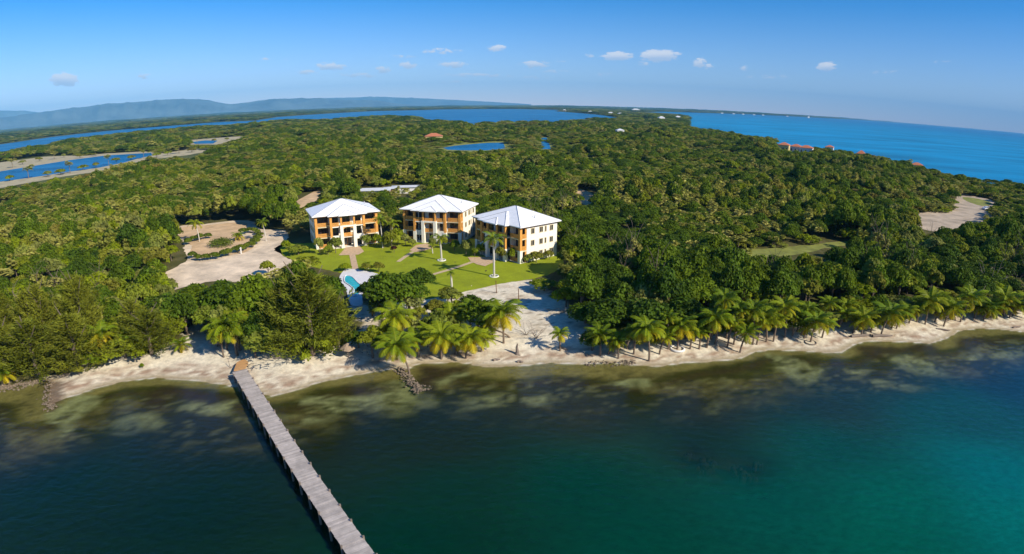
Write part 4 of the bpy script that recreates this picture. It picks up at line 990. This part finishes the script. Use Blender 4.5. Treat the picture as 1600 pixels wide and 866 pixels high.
MORE = [('dark',640,486,432,30,'dark tree joining the largest pool tree towards the beach'),('dark',598,500,452,24,'low dark tree on the sand just below the pool'),
        ('dark',571,470,440,14,'dark shrub at the right rim of the pool'),('broad',712,512,470,26,'leafy tree over the shaded palm behind the pair of palms'),
        ('broad',735,520,478,22,'olive tree left of the dark round tree on the sand'),('dark',560,545,515,18,'small dark bush between the low casuarina and the round olive bush'),
        ('broad',610,560,520,22,'olive bush touching the left side of the waterline palm'),('broad',700,474,446,16,'thin green tree on the lawn edge above the flowering tree'),
        ('broad',330,520,470,30,'leafy tree above the sand gap left of the jetty'),('broad',425,545,480,30,'olive tree between the ramp bushes and the tallest casuarina'),
        ('broad',272,392,366,12,'leafy tree at the upper left rim of the dirt circle'),('broad',268,408,382,13,'leafy tree at the left rim of the sandy driveway'),('dark',278,378,352,10,'dark tree at the top left rim of the dirt circle'),('broad',256,424,396,13,'leafy tree at the far left tip of the sandy driveway'),
        ('dark',455,500,440,30,'dark tree behind the left shoulder of the tallest casuarina'),('dark',520,490,425,26,'dark tree behind the right shoulder of the tallest casuarina'),
        ('broad',232,480,430,36,'round olive tree at the left of the sandy driveway tip'),('broad',205,545,490,34,'leafy tree between the bright yellow palm and the grey stemmed casuarina'),
        ('broad',480,425,400,22,'yellow green tree at the front left of the lawn'),('broad',455,440,412,20,'yellow green tree where the driveway runs under the trees'),
        ('bush',420,430,408,14,'scrubby bush at the right end of the sandy driveway'),('dark',425,470,430,30,'dark tree right of the driveway behind the tall casuarina')]
MORE.append(('broad',680,500,462,20,'olive shrub tree on the sand above the pair of palms'))
MORE.append(('dark',735,500,458,24,'dark bushy tree left of the dark round tree on the sand'))
MORE.append(('dark',770,512,470,20,'dark bush on the right shoulder of the dark round tree'))
MORE.append(('broad',655,508,478,16,'olive bush above the straw umbrella in the shade'))
for k, bx, by, ty, hw, l in MORE: tree_px(k, bx, by, ty, hw, l, 'bush' if k == 'bush' else 'tree')
MORE_P = [(655,560,650,532),(712,556,716,536),(752,552,757,530),(668,545,672,520),(770,530,764,500),(600,545,602,520)]
UND = [(925,550,518),(980,548,510),(1035,540,505),(1085,535,500),(1135,530,492),(1150,525,480),(1245,520,488),(1290,512,484),(1310,510,478),(1335,512,484),(1365,508,480),(1395,505,474),(1425,496,468),(1462,492,466),(1490,492,464),(1520,488,462),(1552,488,466),(1590,486,462),(1210,525,490)]
for px, py, ty in UND: tree_px('dark' if px % 2 else 'broad', px, py, ty, 24, 'dense leafy undergrowth filling in behind the palms of the right beach', 'bush', 'undergrowth behind the palms of the right beach')
SCR = [(20,262),(35,257),(62,252),(85,249),(100,246),(125,247),(150,244),(75,276),(95,273),(110,271),(130,266),(150,262),(170,258),(182,254),(205,250),(225,248),(245,246),(262,243),(280,240),(300,238),(15,283),(45,279),(250,240),(272,236),(308,224),(335,222),(355,220)]
for i, (px, py) in enumerate(SCR):
    x, y = g(px, py, 1.25); plant(['bush','fan'][i % 3 == 0], x, y, 1.2, 1.6+random.random(), 1.5, random.random()*6, 'small scrubby bush or palm on the sandy bank of the left pond', 'bush', 'scrub on the banks of the left pond')

# hedges of the driveway roundabout
hedge_c = set_mat(crown_broad('crown', 1.35, -.15, 1.35, 7, 620, .26, spread=.55), 'hedge')
HG = [(300,408),(311,411),(322,411),(336,409),(349,406),(358,404),(369,400),(378,397),(386,394),(393,391),(400,386),(404,381),(406,376),(404,371),(397,368),(389,368),(380,370),(325,377),(314,379),(304,382),(295,386)]
for i, (px, py) in enumerate(HG):
    x, y, z = at_px(px, py-4); r = empty('hedge_bush', (x, y, 1.2), random.random()*6, 'clipped round hedge bush in the ring round the dirt circle', 'bush', 'hedge bushes round the dirt circle')
    c = obj('foliage', hedge_c, None, r); s = 1.1+.25*random.random(); c.scale = (s, s, s*.95)
isl = set_mat(crown_broad('crown', 4.3, -.6, 2.0, 22, 1900, .3, spread=.75), 'hedge')
x, y, z = at_px(346, 385); r = empty('hedge_bush', (x, y, 1.2), 0, 'large oval clipped hedge in the middle of the dirt circle', 'bush'); c = obj('foliage', isl, None, r); c.scale = (.85, .8, .8)

# ------------------------------------------------------------------ coconut palms along the beach: base x, crown x and y, half width of the crown (pixels)
PALMS = [('coco_yel',172,562,165,522,26,'bright yellow palm on the beach behind the low shrubs, left of the jetty'),
 ('coco_yel',8,604,10,584,22,'yellow palm at the far left end of the shore'),
 ('coco',215,560,208,532,22,'green palm just right of the bright yellow palm'),
 ('coco',148,568,138,540,20,'small yellowish palm left of the bright yellow palm'),
 ('coco',283,552,285,538,18,'short palm at the beach edge where the sand widens, left of the jetty'),
 ('coco',372,556,362,512,32,'big palm above the straw hut left of the jetty ramp'),
 ('coco',640,600-14,622,543,32,'large yellow green palm at the waterline left of the rock groin'),
 ('coco',628,545,620,497,30,'palm standing behind the large yellow green waterline palm'),
 ('coco',690,563,690,528,30,'left palm of the pair just right of the rock groin'),
 ('coco',728,562,735,530,28,'right palm of the pair just right of the rock groin'),
 ('coco',787,538,785,492,34,'biggest palm on the open sand beside the wooden stump'),
 ('coco',797,528,760,512,22,'thin leaning palm behind the biggest palm on the sand'),
 ('coco',712,520,705,496,26,'palm in the shade behind the pair by the rock groin'),
 ('coco',748,520,740,486,24,'palm half hidden by the dark round tree on the sand'),
 ('coco_yel',875,551,874,523,19,'small lone yellow palm on the open sand'),
 ('coco',938,558,935,524,28,'leftmost palm of the right beach row'),
 ('coco',966,562,962,532,22,'short palm between the first two big palms of the right beach row'),
 ('coco',1014,566,1006,514,34,'large palm with hanging yellow fronds, second in the right beach row'),
 ('coco',1058,548,1060,512,32,'palm standing in a ring of white stones'),
 ('coco',1104,546,1112,500,32,'tall palm right of the ringed palm'),
 ('coco',1118,540,1124,468,26,'tallest palm, rising behind the right beach row'),
 ('coco',1156,552,1162,522,26,'short palm nearest the waterline in the middle of the right beach'),
 ('coco',1176,540,1170,484,26,'tall palm behind the short waterline palm'),
 ('coco',1197,536,1190,496,28,'palm left of the bare sand gap on the right beach'),
 ('coco',1226,530,1219,478,28,'tall palm at the bare sand gap on the right beach'),
 ('coco',1266,537,1270,504,28,'palm rising from a dark ring at the beach edge'),
 ('coco',1345,527,1344,497,26,'palm on the dark log bank, left one of the pair'),
 ('coco',1376,526,1384,492,28,'palm on the dark log bank, right one of the pair'),
 ('coco',1400,516,1408,488,22,'low yellowish palm right of the log bank'),
 ('coco',1445,508,1446,470,28,'dark trunked palm on the sand right of the log bank'),
 ('coco',1474,511,1482,482,24,'palm leaning right next to the dark trunked palm'),
 ('coco',1500,505,1508,466,24,'palm behind the sand at the narrow part of the right beach'),
 ('coco',1536,503,1540,482,22,'short palm on the narrow far right beach'),
 ('coco',1556,500,1562,466,22,'palm second from the right edge of the photo'),
 ('coco',1576,500,1584,478,22,'palm at the right edge of the beach by the drift logs'),
 ('coco',1602,500,1604,474,22,'palm cut by the right edge of the photo'),
 ('coco',1322,505,1318,478,20,'small palm in the dark trees above the dark ring palm'),
 ('coco',1296,508,1290,474,20,'palm in the trees just right of the dark ring palm')]
for i, (bx, by, cy) in enumerate([(950,556,540),(990,556,520),(1030,556,528),(1044,548,496),(1078,548,520),(1092,548,520),(1136,545,505),(1146,540,485),(1182,540,505),(1208,536,500),(1238,528,495),(1252,526,484),(1256,532,512),(1284,530,508),(1310,515,492),(1332,522,506),(1360,522,502),(1392,516,500),(1420,506,486),(1432,504,478),(1460,504,488),(1492,503,484),(1522,500,480),(1548,500,484),(1568,498,476)]):
    PALMS.append(('coco', bx, by, bx + random.uniform(-9, 9), cy, 19, 'one of the smaller palms crowding between the big palms of the right beach', 'palm', 'small palms between the big palms of the right beach'))
for bx, by, cx, cy in MORE_P: PALMS.append(('coco', bx, by, cx, cy, 23, 'one of the smaller palms clustered round the rock groin palms in the centre', 'palm', 'small palms clustered in the centre of the shore'))
def palm_px(kind, bx, by, cx, cy, hw, label, cat='palm', group=None, trunk=('palm_trunk', .15), clen=3.5):
    x, y, z = at_px(bx, by); h = height_at(cx, cy, (x, y)) - z; d = math.hypot(x, y, CAM_H-z); dx = (cx-bx)*d/FPX; L_ = hw*d/FPX
    h = max(h, 1.0)
    if kind == 'coco' and hw >= (26 if cx < 900 else 30): kind = 'lush'
    if kind == 'lush' and cx < 900: L_ *= 1.12
    r = empty({'royal': 'royal_palm'}.get(kind, 'coconut_palm'), (x, y, z-.02), 0, label, cat, group)
    tm = set_mat(trunk_palm('trunk', h, trunk[1], dx, .12 if kind == 'royal' else 0), trunk[0]); obj('trunk', tm, None, r)
    c = obj('crown', random.choice(KIND[kind])[0], None, r, (dx, 0, h)); s = L_/clen*(1.12 if cx < 900 else 1.02); c.scale = (s, s, s); c.rotation_euler = (random.uniform(-.12,.12), random.uniform(-.12,.12), random.random()*6.28)
    return r
for p in PALMS: palm_px(*p)
for bx, by, cx, cy, hw, l in ((772,432,771,374,22,'tallest royal palm with a white trunk on the lawn before the rightmost building'),
                              (690,407,688,372,15,'royal palm with a white trunk on the lawn before the middle building'),
                              (312,378,309,350,14,'slim royal palm on the left side of the dirt circle'),
                              (416,377,413,348,12,'slim royal palm between the dirt circle and the leftmost building'),
                              (598,388,596,344,14,'royal palm growing against the right end of the leftmost building'),
                              (612,378,615,350,13,'royal palm between the left and middle buildings'),
                              (586,366,583,334,12,'royal palm whose head covers the right roof corner of the leftmost building'),
                              (676,396,675,384,8,'small yellowing palm left of the lawn royal palm'),
                              (706,449,705,428,9,'short bushy palm standing alone in the middle of the lawn'),
                              (576,420,575,412,7,'tiny palm on the lawn above the pool'),
                              (838,402,834,390,8,'small palm against the window wall of the rightmost building'),
                              (851,400,848,388,7,'smaller palm at the right part of the window wall')):
    palm_px('royal', bx, by, cx, cy, hw, l, trunk=('royal_trunk', .2 if by > 400 else .13), clen=2.5)
palm_px('coco_yel', 374, 376, 373, 370, 12, 'low bushy yellow palm at the back of the dirt circle', clen=3.3)
palm_px('coco_yel', 582, 494, 582, 487, 9, 'young yellow green palm on the sand below the pool', clen=3.3)

# ------------------------------------------------------------------ jetty
jz = 1.35; A = Vector(g(363, 580, jz)); B = Vector(g(540, 866, jz)); A2 = Vector(g(385, 577.5, jz)); B2_ = Vector(g(588, 866, jz))
s0 = (A+A2)/2; s1 = (B+B2_)/2; dr = (s1-s0).normalized(); Lj = (s1-s0).length + 12; jw = 1.06
jet = empty('jetty', (s0.x, s0.y, 0), math.atan2(dr.y, dr.x), 'long weathered grey plank jetty running from the beach into deep water', 'jetty')
MT['deck'] = new_mat('weathered_planks', (.44,.38,.33), .85, .22, 1.1)
t = MT['deck'].node_tree; bb_ = t.nodes['Principled BSDF']; at = t.nodes.new('ShaderNodeAttribute'); at.attribute_name = 'tint'
mr = t.nodes.new('ShaderNodeMapRange'); mr.inputs[3].default_value = .84; mr.inputs[4].default_value = 1.14; t.links.new(at.outputs['Fac'], mr.inputs[0])
l0 = bb_.inputs['Base Color'].links[0].from_socket; sc_ = t.nodes.new('ShaderNodeVectorMath'); sc_.operation = 'SCALE'; t.links.new(l0, sc_.inputs[0]); t.links.new(mr.outputs[0], sc_.inputs['Scale']); t.links.new(sc_.outputs[0], bb_.inputs['Base Color'])
m = MB(); ti = []; x = 0
while x < Lj:
    w_ = .19+random.random()*.03; e = random.uniform(-.02, .02); dz = random.uniform(-.012, .012); m.box(x, x+w_, -jw+e, jw+e, jz-.05+dz, jz+dz); ti += [random.random()**1.3]*8; x += w_ + .022
dk = m.build('deck', 'deck', jet); a_ = dk.data.attributes.new('tint', 'FLOAT', 'POINT'); a_.data.foreach_set('value', ti)
for s in (-1, 0, 1): m = MB(); m.box(0, Lj, s*.85-.07, s*.85+.07, jz-.31, jz-.065); m.build('beam', 'driftwood', jet)
k = 0; x = 1.2
while x < Lj:
    for s in (-1, 1):
        m = MB(); top = jz+.14+random.random()*.1; m.tube([(x, s*(jw+.02), -4.6), (x+random.uniform(-.04,.04), s*(jw+.02), top)], .115, 8); m.build('post', 'driftwood', jet, smooth=False)
    m = MB(); m.box(x-.07, x+.07, -jw-.1, jw+.1, jz-.47, jz-.315); m.build('cross_beam', 'driftwood', jet); x += 2.75
# wooden ramp on the sand
MT['ramp'] = new_mat('orange_ply', (.55,.30,.12), .8, .15, 2)
P_ = [g(x, y, 1.32) for x, y in [(365,579),(370,566),(382,560),(388,566),(382,578)]]
cx_ = sum(p[0] for p in P_)/5; cy_ = sum(p[1] for p in P_)/5
rp = MB(); n = len(P_); rp.raw([(p[0]-cx_, p[1]-cy_, .0) for p in P_] + [(p[0]-cx_, p[1]-cy_, .1) for p in P_], [tuple(range(n))[::-1], tuple(range(n, 2*n))] + [(i, (i+1) % n, n+(i+1) % n, n+i) for i in range(n)])
tag(rp.build('wooden_ramp', 'ramp', None, (cx_, cy_, 1.2)), 'orange plywood ramp joining the beach to the head of the jetty', 'ramp')
def branch(name, px, py, L_, h, n, label, cat='driftwood', mat='driftwood', r=.06):
    x, y, z = at_px(px, py); m = MB()
    for k in range(n):
        a = k*2.4 + random.random(); e = random.uniform(.25, 1.1); p = [(0, 0, -.05)]; q = Vector((0, 0, 0))
        for j in range(4):
            q = q + Vector((math.cos(a)*math.cos(e), math.sin(a)*math.cos(e), math.sin(e)*h/L_*1.6))*L_/4; a += random.uniform(-.5, .5); e += random.uniform(-.3, .2); p.append(tuple(q))
            if j > 0:
                for _ in range(2):
                    a2 = a + random.uniform(-1.2, 1.2); m.tube([tuple(q), tuple(q + Vector((math.cos(a2), math.sin(a2), .5))*L_*.22)], [r*.35, r*.12], 4)
        m.tube(p, [r, r*.8, r*.6, r*.4, r*.2], 5)
    return tag(m.build(name, mat, None, (x, y, z)), label, cat)
branch('driftwood_branch', 361, 577, 1.6, 1.3, 2, 'forked grey driftwood standing at the left corner of the jetty head')
branch('driftwood_branch', 386, 575, 1.3, 1.2, 2, 'forked grey driftwood standing at the right corner of the jetty head')
branch('driftwood_branch', 366, 596, 1.8, .3, 1, 'bent branch lying on the sand against the left side of the jetty')
branch('dead_bush', 838, 530, 2.7, 1.9, 9, 'leafless grey bush on the sand right of the wooden stump', 'dead bush', r=.045)
branch('dead_bush', 822, 524, 2.0, 1.6, 7, 'smaller leafless bush left of the big leafless bush', 'dead bush', r=.04)
branch('dead_tree', 1545, 455, 4.5, 5.5, 9, 'bare grey tree in the forest above the far right beach', 'dead tree', r=.12)
# wooden stump, posts of the beach court
x, y, z = at_px(808, 556); m = MB(); m.tube([(0,0,-.2),(.03,0,.5),(-.05,.03,1.1),(.04,0,1.75)], [.42,.26,.2,.1], 9); m.tube([(.1,-.2,-.1),(.5,-.45,.02)], [.14,.05], 6); m.tube([(-.1,.1,-.1),(-.5,.2,.05)], [.14,.05], 6)
tag(m.build('tree_stump', 'driftwood', None, (x, y, z)), 'upright brown wooden stump standing alone on the open sand', 'stump')
for px, py, h, l in ((811,476,3.2,'dark slanting net post in the middle of the white sand clearing'), (776,458,2.6,'thin net post at the lawn side of the white sand clearing')):
    x, y, z = at_px(px, py); m = MB(); m.tube([(0,0,-.3),(-.15,0,h)], [.09,.07], 8); tag(m.build('net_post', 'brown', None, (x, y, z)), l, 'post')
# lawn palms stand in small stone rings, beach palms in stone or dark rings
def ring(px, py, r0, mat, label, tube_r=.14, stones=0):
    x, y, z = at_px(px, py); m = MB(); n = 16
    if 1: m.tube([(math.cos(2*math.pi*k/n)*r0, math.sin(2*math.pi*k/n)*r0, .05) for k in range(n+1)], tube_r, 6, False)
    return tag(m.build('stone_ring', mat, None, (x, y, z), True), label, 'stone ring')
ring(772, 432, .95, 'paint_white', 'pale stone ring round the tallest royal palm on the lawn', .16, 14)
ring(690, 407, .95, 'paint_white', 'pale stone ring round the royal palm before the middle building', .16, 14)
ring(1058, 548, 1.1, 'paint_white', 'ring of white stones round a palm on the right beach', .2, 14)
ring(1266, 538, 1.0, 'driftwood', 'dark ring round the foot of a palm at the right beach edge', .09)
# straw umbrellas
def palapa(px, py, hpx, hw, label):
    x, y, z = at_px(px, py); d = math.hypot(x, y, CAM_H); h = height_at(px, hpx, (x, y)) - z; r0 = hw*d/FPX
    r = empty('straw_umbrella', (x, y, z), random.random(), label, 'straw umbrella')
    m = MB(); m.tube([(0,0,-.2),(0,0,h-.15)], [.1,.08], 8); m.build('pole', 'driftwood', r)
    Vs, Fs = [], []; n = 26; m = MB()
    for (ra, za, rb, zb) in ((.05, h, r0*.62, h-.55*r0*.62), (r0*.55, h-.5*r0*.6, r0, h-.66*r0)):
        vs_ = []; fs = []
        for k in range(n):
            a = 2*math.pi*k/n; j = random.uniform(.9, 1.08); vs_ += [(ra*math.cos(a), ra*math.sin(a), za), (rb*j*math.cos(a), rb*j*math.sin(a), zb-random.random()*.15), (rb*.93*math.cos(a), rb*.93*math.sin(a), zb-.12)]
        for k in range(n): q_ = (k+1) % n; fs += [(3*k, 3*k+1, 3*q_+1, 3*q_), (3*k+1, 3*k+2, 3*q_+2, 3*q_+1), (3*k+2, 3*k, 3*q_, 3*q_+2)]
        m.raw(vs_, fs)
    m.build('thatch_roof', 'thatch', r); return r
palapa(545, 561, 536, 12, 'straw umbrella on the beach right of the tallest casuarina')
palapa(664, 520, 497, 12, 'straw umbrella in the shade between the pool trees and the front palms')
palapa(340, 542, 524, 12, 'straw umbrella half hidden by leaves left of the jetty')
# logs on the sand
def log(px, py, L_, a, r_, label):
    x, y, z = at_px(px, py); m = MB(); dx, dy = math.cos(a)*L_/2, math.sin(a)*L_/2
    m.tube([(-dx,-dy,r_*.6),(-dx*.3,-dy*.3+.08,r_*.8),(dx*.4,dy*.4-.06,r_*.7),(dx,dy,r_*.6)], [r_,r_*.9,r_*.8,r_*.5], 8)
    return tag(m.build('drift_log', 'driftwood', None, (x, y, z)), label, 'log')
log(776,565,1.1,.3,.22,'short thick log lying on the wet sand left of the stump'); log(813,568,.9,-.1,.22,'short thick log at the waterline below the stump')
log(1345,527,4.5,.12,.3,'long dark log under the left palm of the pair on the right beach'); log(1378,528,4.2,.0,.3,'long dark log under the right palm of the pair on the right beach')
log(1473,517,2.6,-.35,.2,'dark log on the sand below the leaning palm'); log(1588,514,2.2,.1,.16,'thin log at the waterline by the right edge'); log(880,548,1.6,-.6,.14,'thin log beside the small lone yellow palm')
log(466,556,3.2,.5,.12,'bleached branch on the sand under the tallest casuarina'); log(440,560,2.4,.15,.1,'thin grey branch on the sand right of the jetty ramp')

# ------------------------------------------------------------------ loose rock piles (uncountable small stones)
def rubble(name, line, n, wd, size, mat, label, zoff=.0):
    n = int(n*.5)
    Vs, Fs = [], []
    ln = [Vector(g(x, y, .3)) for x, y in line]; seg = [(ln[i], ln[i+1]) for i in range(len(ln)-1)]; tot = sum((b-a).length for a, b in seg)
    ico = [Vector(v).normalized() for v in ((0,0,1),(.9,0,.4),(.28,.85,.4),(-.72,.53,.4),(-.72,-.53,.4),(.28,-.85,.4),(.72,.53,-.4),(-.28,.85,-.4),(-.9,0,-.4),(-.28,-.85,-.4),(.72,-.53,-.4),(0,0,-1))]
    fi = [(0,1,2),(0,2,3),(0,3,4),(0,4,5),(0,5,1),(1,6,2),(2,7,3),(3,8,4),(4,9,5),(5,10,1),(6,7,2),(7,8,3),(8,9,4),(9,10,5),(10,6,1),(11,7,6),(11,8,7),(11,9,8),(11,10,9),(11,6,10)]
    m = MB()
    for i in range(n):
        a, b = seg[min(len(seg)-1, int(random.random()*len(seg)))]; p = a.lerp(b, random.random()); o = random.gauss(0, wd); d = (b-a).normalized(); p = p + Vector((-d.y, d.x))*o
        s = size*(.5+random.random()); z = max(0, gz(p.x, p.y)) + max(0, .45 - abs(o)/wd*.25)*.7*random.random() + zoff
        m.raw([(p.x + v.x*s*random.uniform(.7,1.3), p.y + v.y*s*random.uniform(.7,1.2), z + v.z*s*.65) for v in ico], fi)
    return tag(m.build(name, mat), label, 'rocks', kind='stuff')
rubble('rock_groin', [(622,572),(636,588),(650,602),(660,610)], 520, .45, .15, 'rock', 'narrow spit of loose brown stones running into the water left of the palm pair')
rubble('rock_bank', [(78,592),(72,612),(74,632),(84,636)], 300, .45, .14, 'rock', 'dark rubble on the point at the left end of the beach')
rubble('rock_bank', [(0,606),(20,602),(45,598),(70,592)], 240, .6, .2, 'rock', 'boulders along the shaded left shore under the casuarinas')
rubble('rock_bank', [(915,566),(945,566),(975,565),(992,563)], 260, .5, .12, 'rock', 'brown stones at the feet of the first palms of the right beach')
rubble('stone_litter', [(560,556),(600,560),(650,528),(690,485),(740,472)], 220, 2.2, .1, 'driftwood', 'scattered twigs and stones on the shaded sand')
# submerged coral heads
for i, (px, py, r_) in enumerate([(1106,722,1.1),(1098,731,.7),(1168,742,1.0),(1150,730,.6),(1184,724,.6),(1074,707,.45)]):
    x, y = g(px, py, 0); m = MB()
    for k in range(9):
        a = random.random()*6.28; rr_ = r_*math.sqrt(random.random()); q_ = r_*(.25+.3*random.random())
        m.tube([(math.cos(a)*rr_, math.sin(a)*rr_, -1.0), (math.cos(a)*rr_, math.sin(a)*rr_, -.35), (math.cos(a)*rr_+.05, math.sin(a)*rr_, -.12)], [q_, q_*.9, q_*.35], 8)
    tag(m.build('coral_head', 'dark_rock', None, (x, y, 0), True), 'dark coral head just under the green water in the right foreground', 'coral', 'submerged coral heads')
# shrubs on the sand (left beach)
for px, py, ty, hw, l in ((160,577,558,10,'low white flowering shrub under the bright yellow palm'),(125,588,572,9,'low green shrub at the top of the left beach'),(223,578,572,4,'tiny green plant alone on the left beach'),(183,563,548,8,'grey green shrub right of the yellow palm trunk')):
    tree_px('bush', px, py, ty, hw, l, 'bush')

# ------------------------------------------------------------------ far houses, sheds, car
def house(name, px, py, w_, d_, h_, roofh, rm, wm, label, rz=.3, cat='house', hiproof=True, wins=3):
    x, y = g(px, py, 1.2); r = empty(name, (x, y, 1.2), rz, label, cat)
    m = MB(); m.box(-w_/2, w_/2, -d_/2, d_/2, -.3, h_); m.build('wall', wm, r)
    m = MB(); o = .5; hip(m, -w_/2-o, w_/2+o, -d_/2-o, d_/2+o, h_+.003, h_+roofh, -max(.2, (w_-d_)/2), max(.2, (w_-d_)/2), -.05, .05, .15); m.build('roof', rm, r)
    for k in range(wins):
        cx = -w_/2 + w_*(k+.5)/wins; f = MB(); f.box(cx-.6, cx+.6, -d_/2-.06, -d_/2-.003, h_*.35, h_*.75); q_ = f.build('window', 'cream', r)
        p = MB(); p.box(cx-.48, cx+.48, -d_/2-.08, -d_/2-.062, h_*.38, h_*.72); p.build('pane', 'glass', q_)
    m = MB(); m.box(w_*.5/wins-.5, w_*.5/wins+.4, -d_/2-.05, -d_/2-.003, 0, min(2.1, h_*.33)); m.build('door', 'brown', r)
    return r
def lift(o, dz): o.location.z += dz; return o
house('villa', 678, 224, 17, 12, 7, 3, 'red_roof', 'yellow_wall', 'lone red roofed villa beside the inland pond', .1)
house('villa', 1224, 240, 10, 9, 8, 2.6, 'red_roof', 'yellow_wall', 'red roofed yellow villa, leftmost of the row on the right coast', -.6)
house('villa', 1243, 240, 11, 9, 6.6, 2.4, 'red_roof', 'paint_white', 'red roofed white villa, middle one of the row on the right coast', -.6)
house('villa', 1259, 242.5, 12, 9, 6.8, 2.4, 'red_roof', 'paint_white', 'red roofed white villa, third of the row on the right coast', -.6)
house('villa', 1295, 241, 8, 7, 7, 2, 'red_roof', 'paint_white', 'red roof peeping from trees right of the coastal villa row', -.6)
house('villa', 1344, 253, 7, 6, 7, 3, 'red_roof', 'yellow_wall', 'small orange house alone on the right coast', -.6)
house('villa', 1431, 268, 9, 7, 5, 2, 'red_roof', 'paint_white', 'long low red roof in trees near the right coast', -.6)
house('villa', 968, 214, 9, 7, 8, 2, 'pale_roof', 'paint_white', 'pale house standing alone in the forest inland', .2)
house('villa', 1033, 189, 18, 13, 9, 4, 'pale_roof', 'paint_white', 'white house among trees near the end of the right coast beach', .1)
house('villa', 1059, 187.5, 20, 14, 9, 4, 'pale_roof', 'paint_white', 'white house closest to the sea at the end of the peninsula', .1)
house('villa', 993, 174.8, 60, 36, 16, 8, 'pale_roof', 'paint_white', 'white house on the far skyline of the peninsula', .1, wins=5)
for i, (px, py) in enumerate([(906,174.7),(922,177.2),(954,179.3),(969,181.2),(882,174.2)]):
    house('waterfront_house', px, py, 22, 14, 8, 4, 'pale_roof', 'paint_white', ['white house at the lagoon edge on the thin spit, second from its tip','white house with a pier front in the middle of the thin spit','white house on the right part of the thin spit','white house where the thin spit joins the forest','small white house at the tip of the thin spit'][i], 0, wins=4)
house('tower_block', 1263, 184.4, 26, 20, 17, 4, 'pale_roof', 'paint_white', 'tall white building on the distant thin coast across the bay', 0, wins=6)
for i, px in enumerate([1128,1146,1161,1178,1192,1230]):
    house('coast_house', px, 177.6+(px-1128)*.045, 26, 20, 7, 2.5, 'pale_roof', 'paint_white', 'tiny white house on the distant coast across the bay', 0, wins=4)['group'] = 'white houses on the distant coast'
# sheds behind the middle building
house('long_shed', 580, 306, 16, 6, 2.5, .8, 'pale_roof', 'plastic', 'long grey roofed shed in the forest behind the leftmost building', .12, 'shed')
house('shed', 609, 304, 4.5, 4, 2.7, .6, 'pale_roof', 'brown', 'small shed with a white roof right of the long grey shed', .1, 'shed', wins=1)
house('long_shed', 637, 301, 13, 5, 2.6, .6, 'pale_roof', 'paint_white', 'low white roofed shed behind the middle building', .1, 'shed')
# car on the dirt lot
x, y = g(1541, 328, 1.25); car = empty('parked_car', (x, y, 1.25), .15, 'white car parked on the dirt clearing at the right', 'car')
m = MB(); prof = [(-2.1,.35),(-2.15,.8),(-1.95,1.0),(-1.2,1.08),(-.75,1.5),(.9,1.52),(1.5,1.1),(2.05,.95),(2.2,.6),(2.15,.35)]
n = len(prof); m.raw([(a, -.85, b) for a, b in prof] + [(a, .85, b) for a, b in prof], [tuple(range(n)), tuple(range(n, 2*n))[::-1]] + [(i, n+i, n+(i+1) % n, (i+1) % n) for i in range(n)]); m.build('body', 'carwhite', car)
for s in (-1, 1): m = MB(); m.box(-.9, 1.0, s*.855-.01, s*.855+.01, 1.08, 1.42); m.build('side_window', 'glass', car)
for sx in (-1.35, 1.35):
    for sy in (-.8, .8): m = MB(); m.tube([(sx, sy-.1, .33), (sx, sy+.1, .33)], .33, 14); m.build('wheel', 'rubber', car)
# white garden post by the hedge
x, y, z = at_px(377, 397); r = empty('garden_post', (x, y, 1.2), 0, 'short white garden post in the hedge ring of the dirt circle', 'post')
m = MB(); m.box(-.14, .14, -.14, .14, -.1, 1.5); m.build('post_shaft', 'paint_white', r); m = MB(); hip(m, -.22, .22, -.22, .22, 1.503, 1.8, -.02, .02, -.02, .02, .06); m.build('post_cap', 'paint_white', r)

# ------------------------------------------------------------------ distant hills
MT['hill'] = new_mat('hill_cover', (.09,.11,.10), .95, .5, .0011, bump=.6, bscale=.003)
def ridge(name, prof, dist, depth, base_drop=0):
    xs = np.array([p[0] for p in prof], float); ys = np.array([p[1] for p in prof], float); pxs = np.linspace(xs[0], xs[-1], 220); Vs = []; rows = 22
    for i, px in enumerate(pxs):
        top = np.interp(px, xs, ys); d = ray(px, top); h = math.hypot(d[0], d[1]); el = d[2]/h; ux, uy = d[0]/h, d[1]/h
        for j in range(rows):
            t = j/(rows-1.); D = dist + depth*(t-.5); pr = math.sin(math.pi*t)**.8
            z = CAM_H + el*dist; z = max(z, 5)*pr*(1 + 1.5*(fbm(np.array(px*.07+3), np.array(t*9.+9), 5)-.5)*(1 if t < .5 else .3)*(1-pr**3*.93)); Vs.append((ux*D, uy*D, z + .3))
    q_ = [(i*rows+j, (i+1)*rows+j, (i+1)*rows+j+1, i*rows+j+1) for i in range(len(pxs)-1) for j in range(rows-1)]
    return tag(obj(name, mesh_np(name, Vs, q_, smooth=True), 'hill'), kind='structure')
ridge('hills', [(-60,196),(0,184),(55,177),(90,172),(125,168),(166,162.5),(200,160),(249,157),(291,154.6),(310,155),(327,157),(345,160.5),(362,163.5),(385,160),(420,155.5),(470,153.5),(500,154.5),(530,155.5),(590,157.5),(620,162),(650,165)], 19000, 5000)
ridge('mountains', [(-60,178),(0,173),(36,173),(60,176),(100,180),(300,168),(420,158),(500,154),(560,152),(587,151.5),(650,153.5),(725,157),(780,160),(830,163)], 25000, 4000)

# ------------------------------------------------------------------ the air
m = bpy.data.materials.new('haze'); m.use_nodes = True; t = m.node_tree; t.nodes.clear(); o = t.nodes.new('ShaderNodeOutputMaterial'); pv = t.nodes.new('ShaderNodeVolumePrincipled')
pv.inputs['Color'].default_value = (.22,.62,1,1); pv.inputs['Density'].default_value = HAZE; pv.inputs['Anisotropy'].default_value = -.15
t.links.new(pv.outputs[0], o.inputs['Volume']); MT['haze'] = m
b = MB(); b.box(-28500, 28500, -3200, 28500, -6, 1100); hz = b.build('haze', 'haze'); tag(hz, 'thin blue haze filling the air towards the horizon', 'haze', kind='stuff')
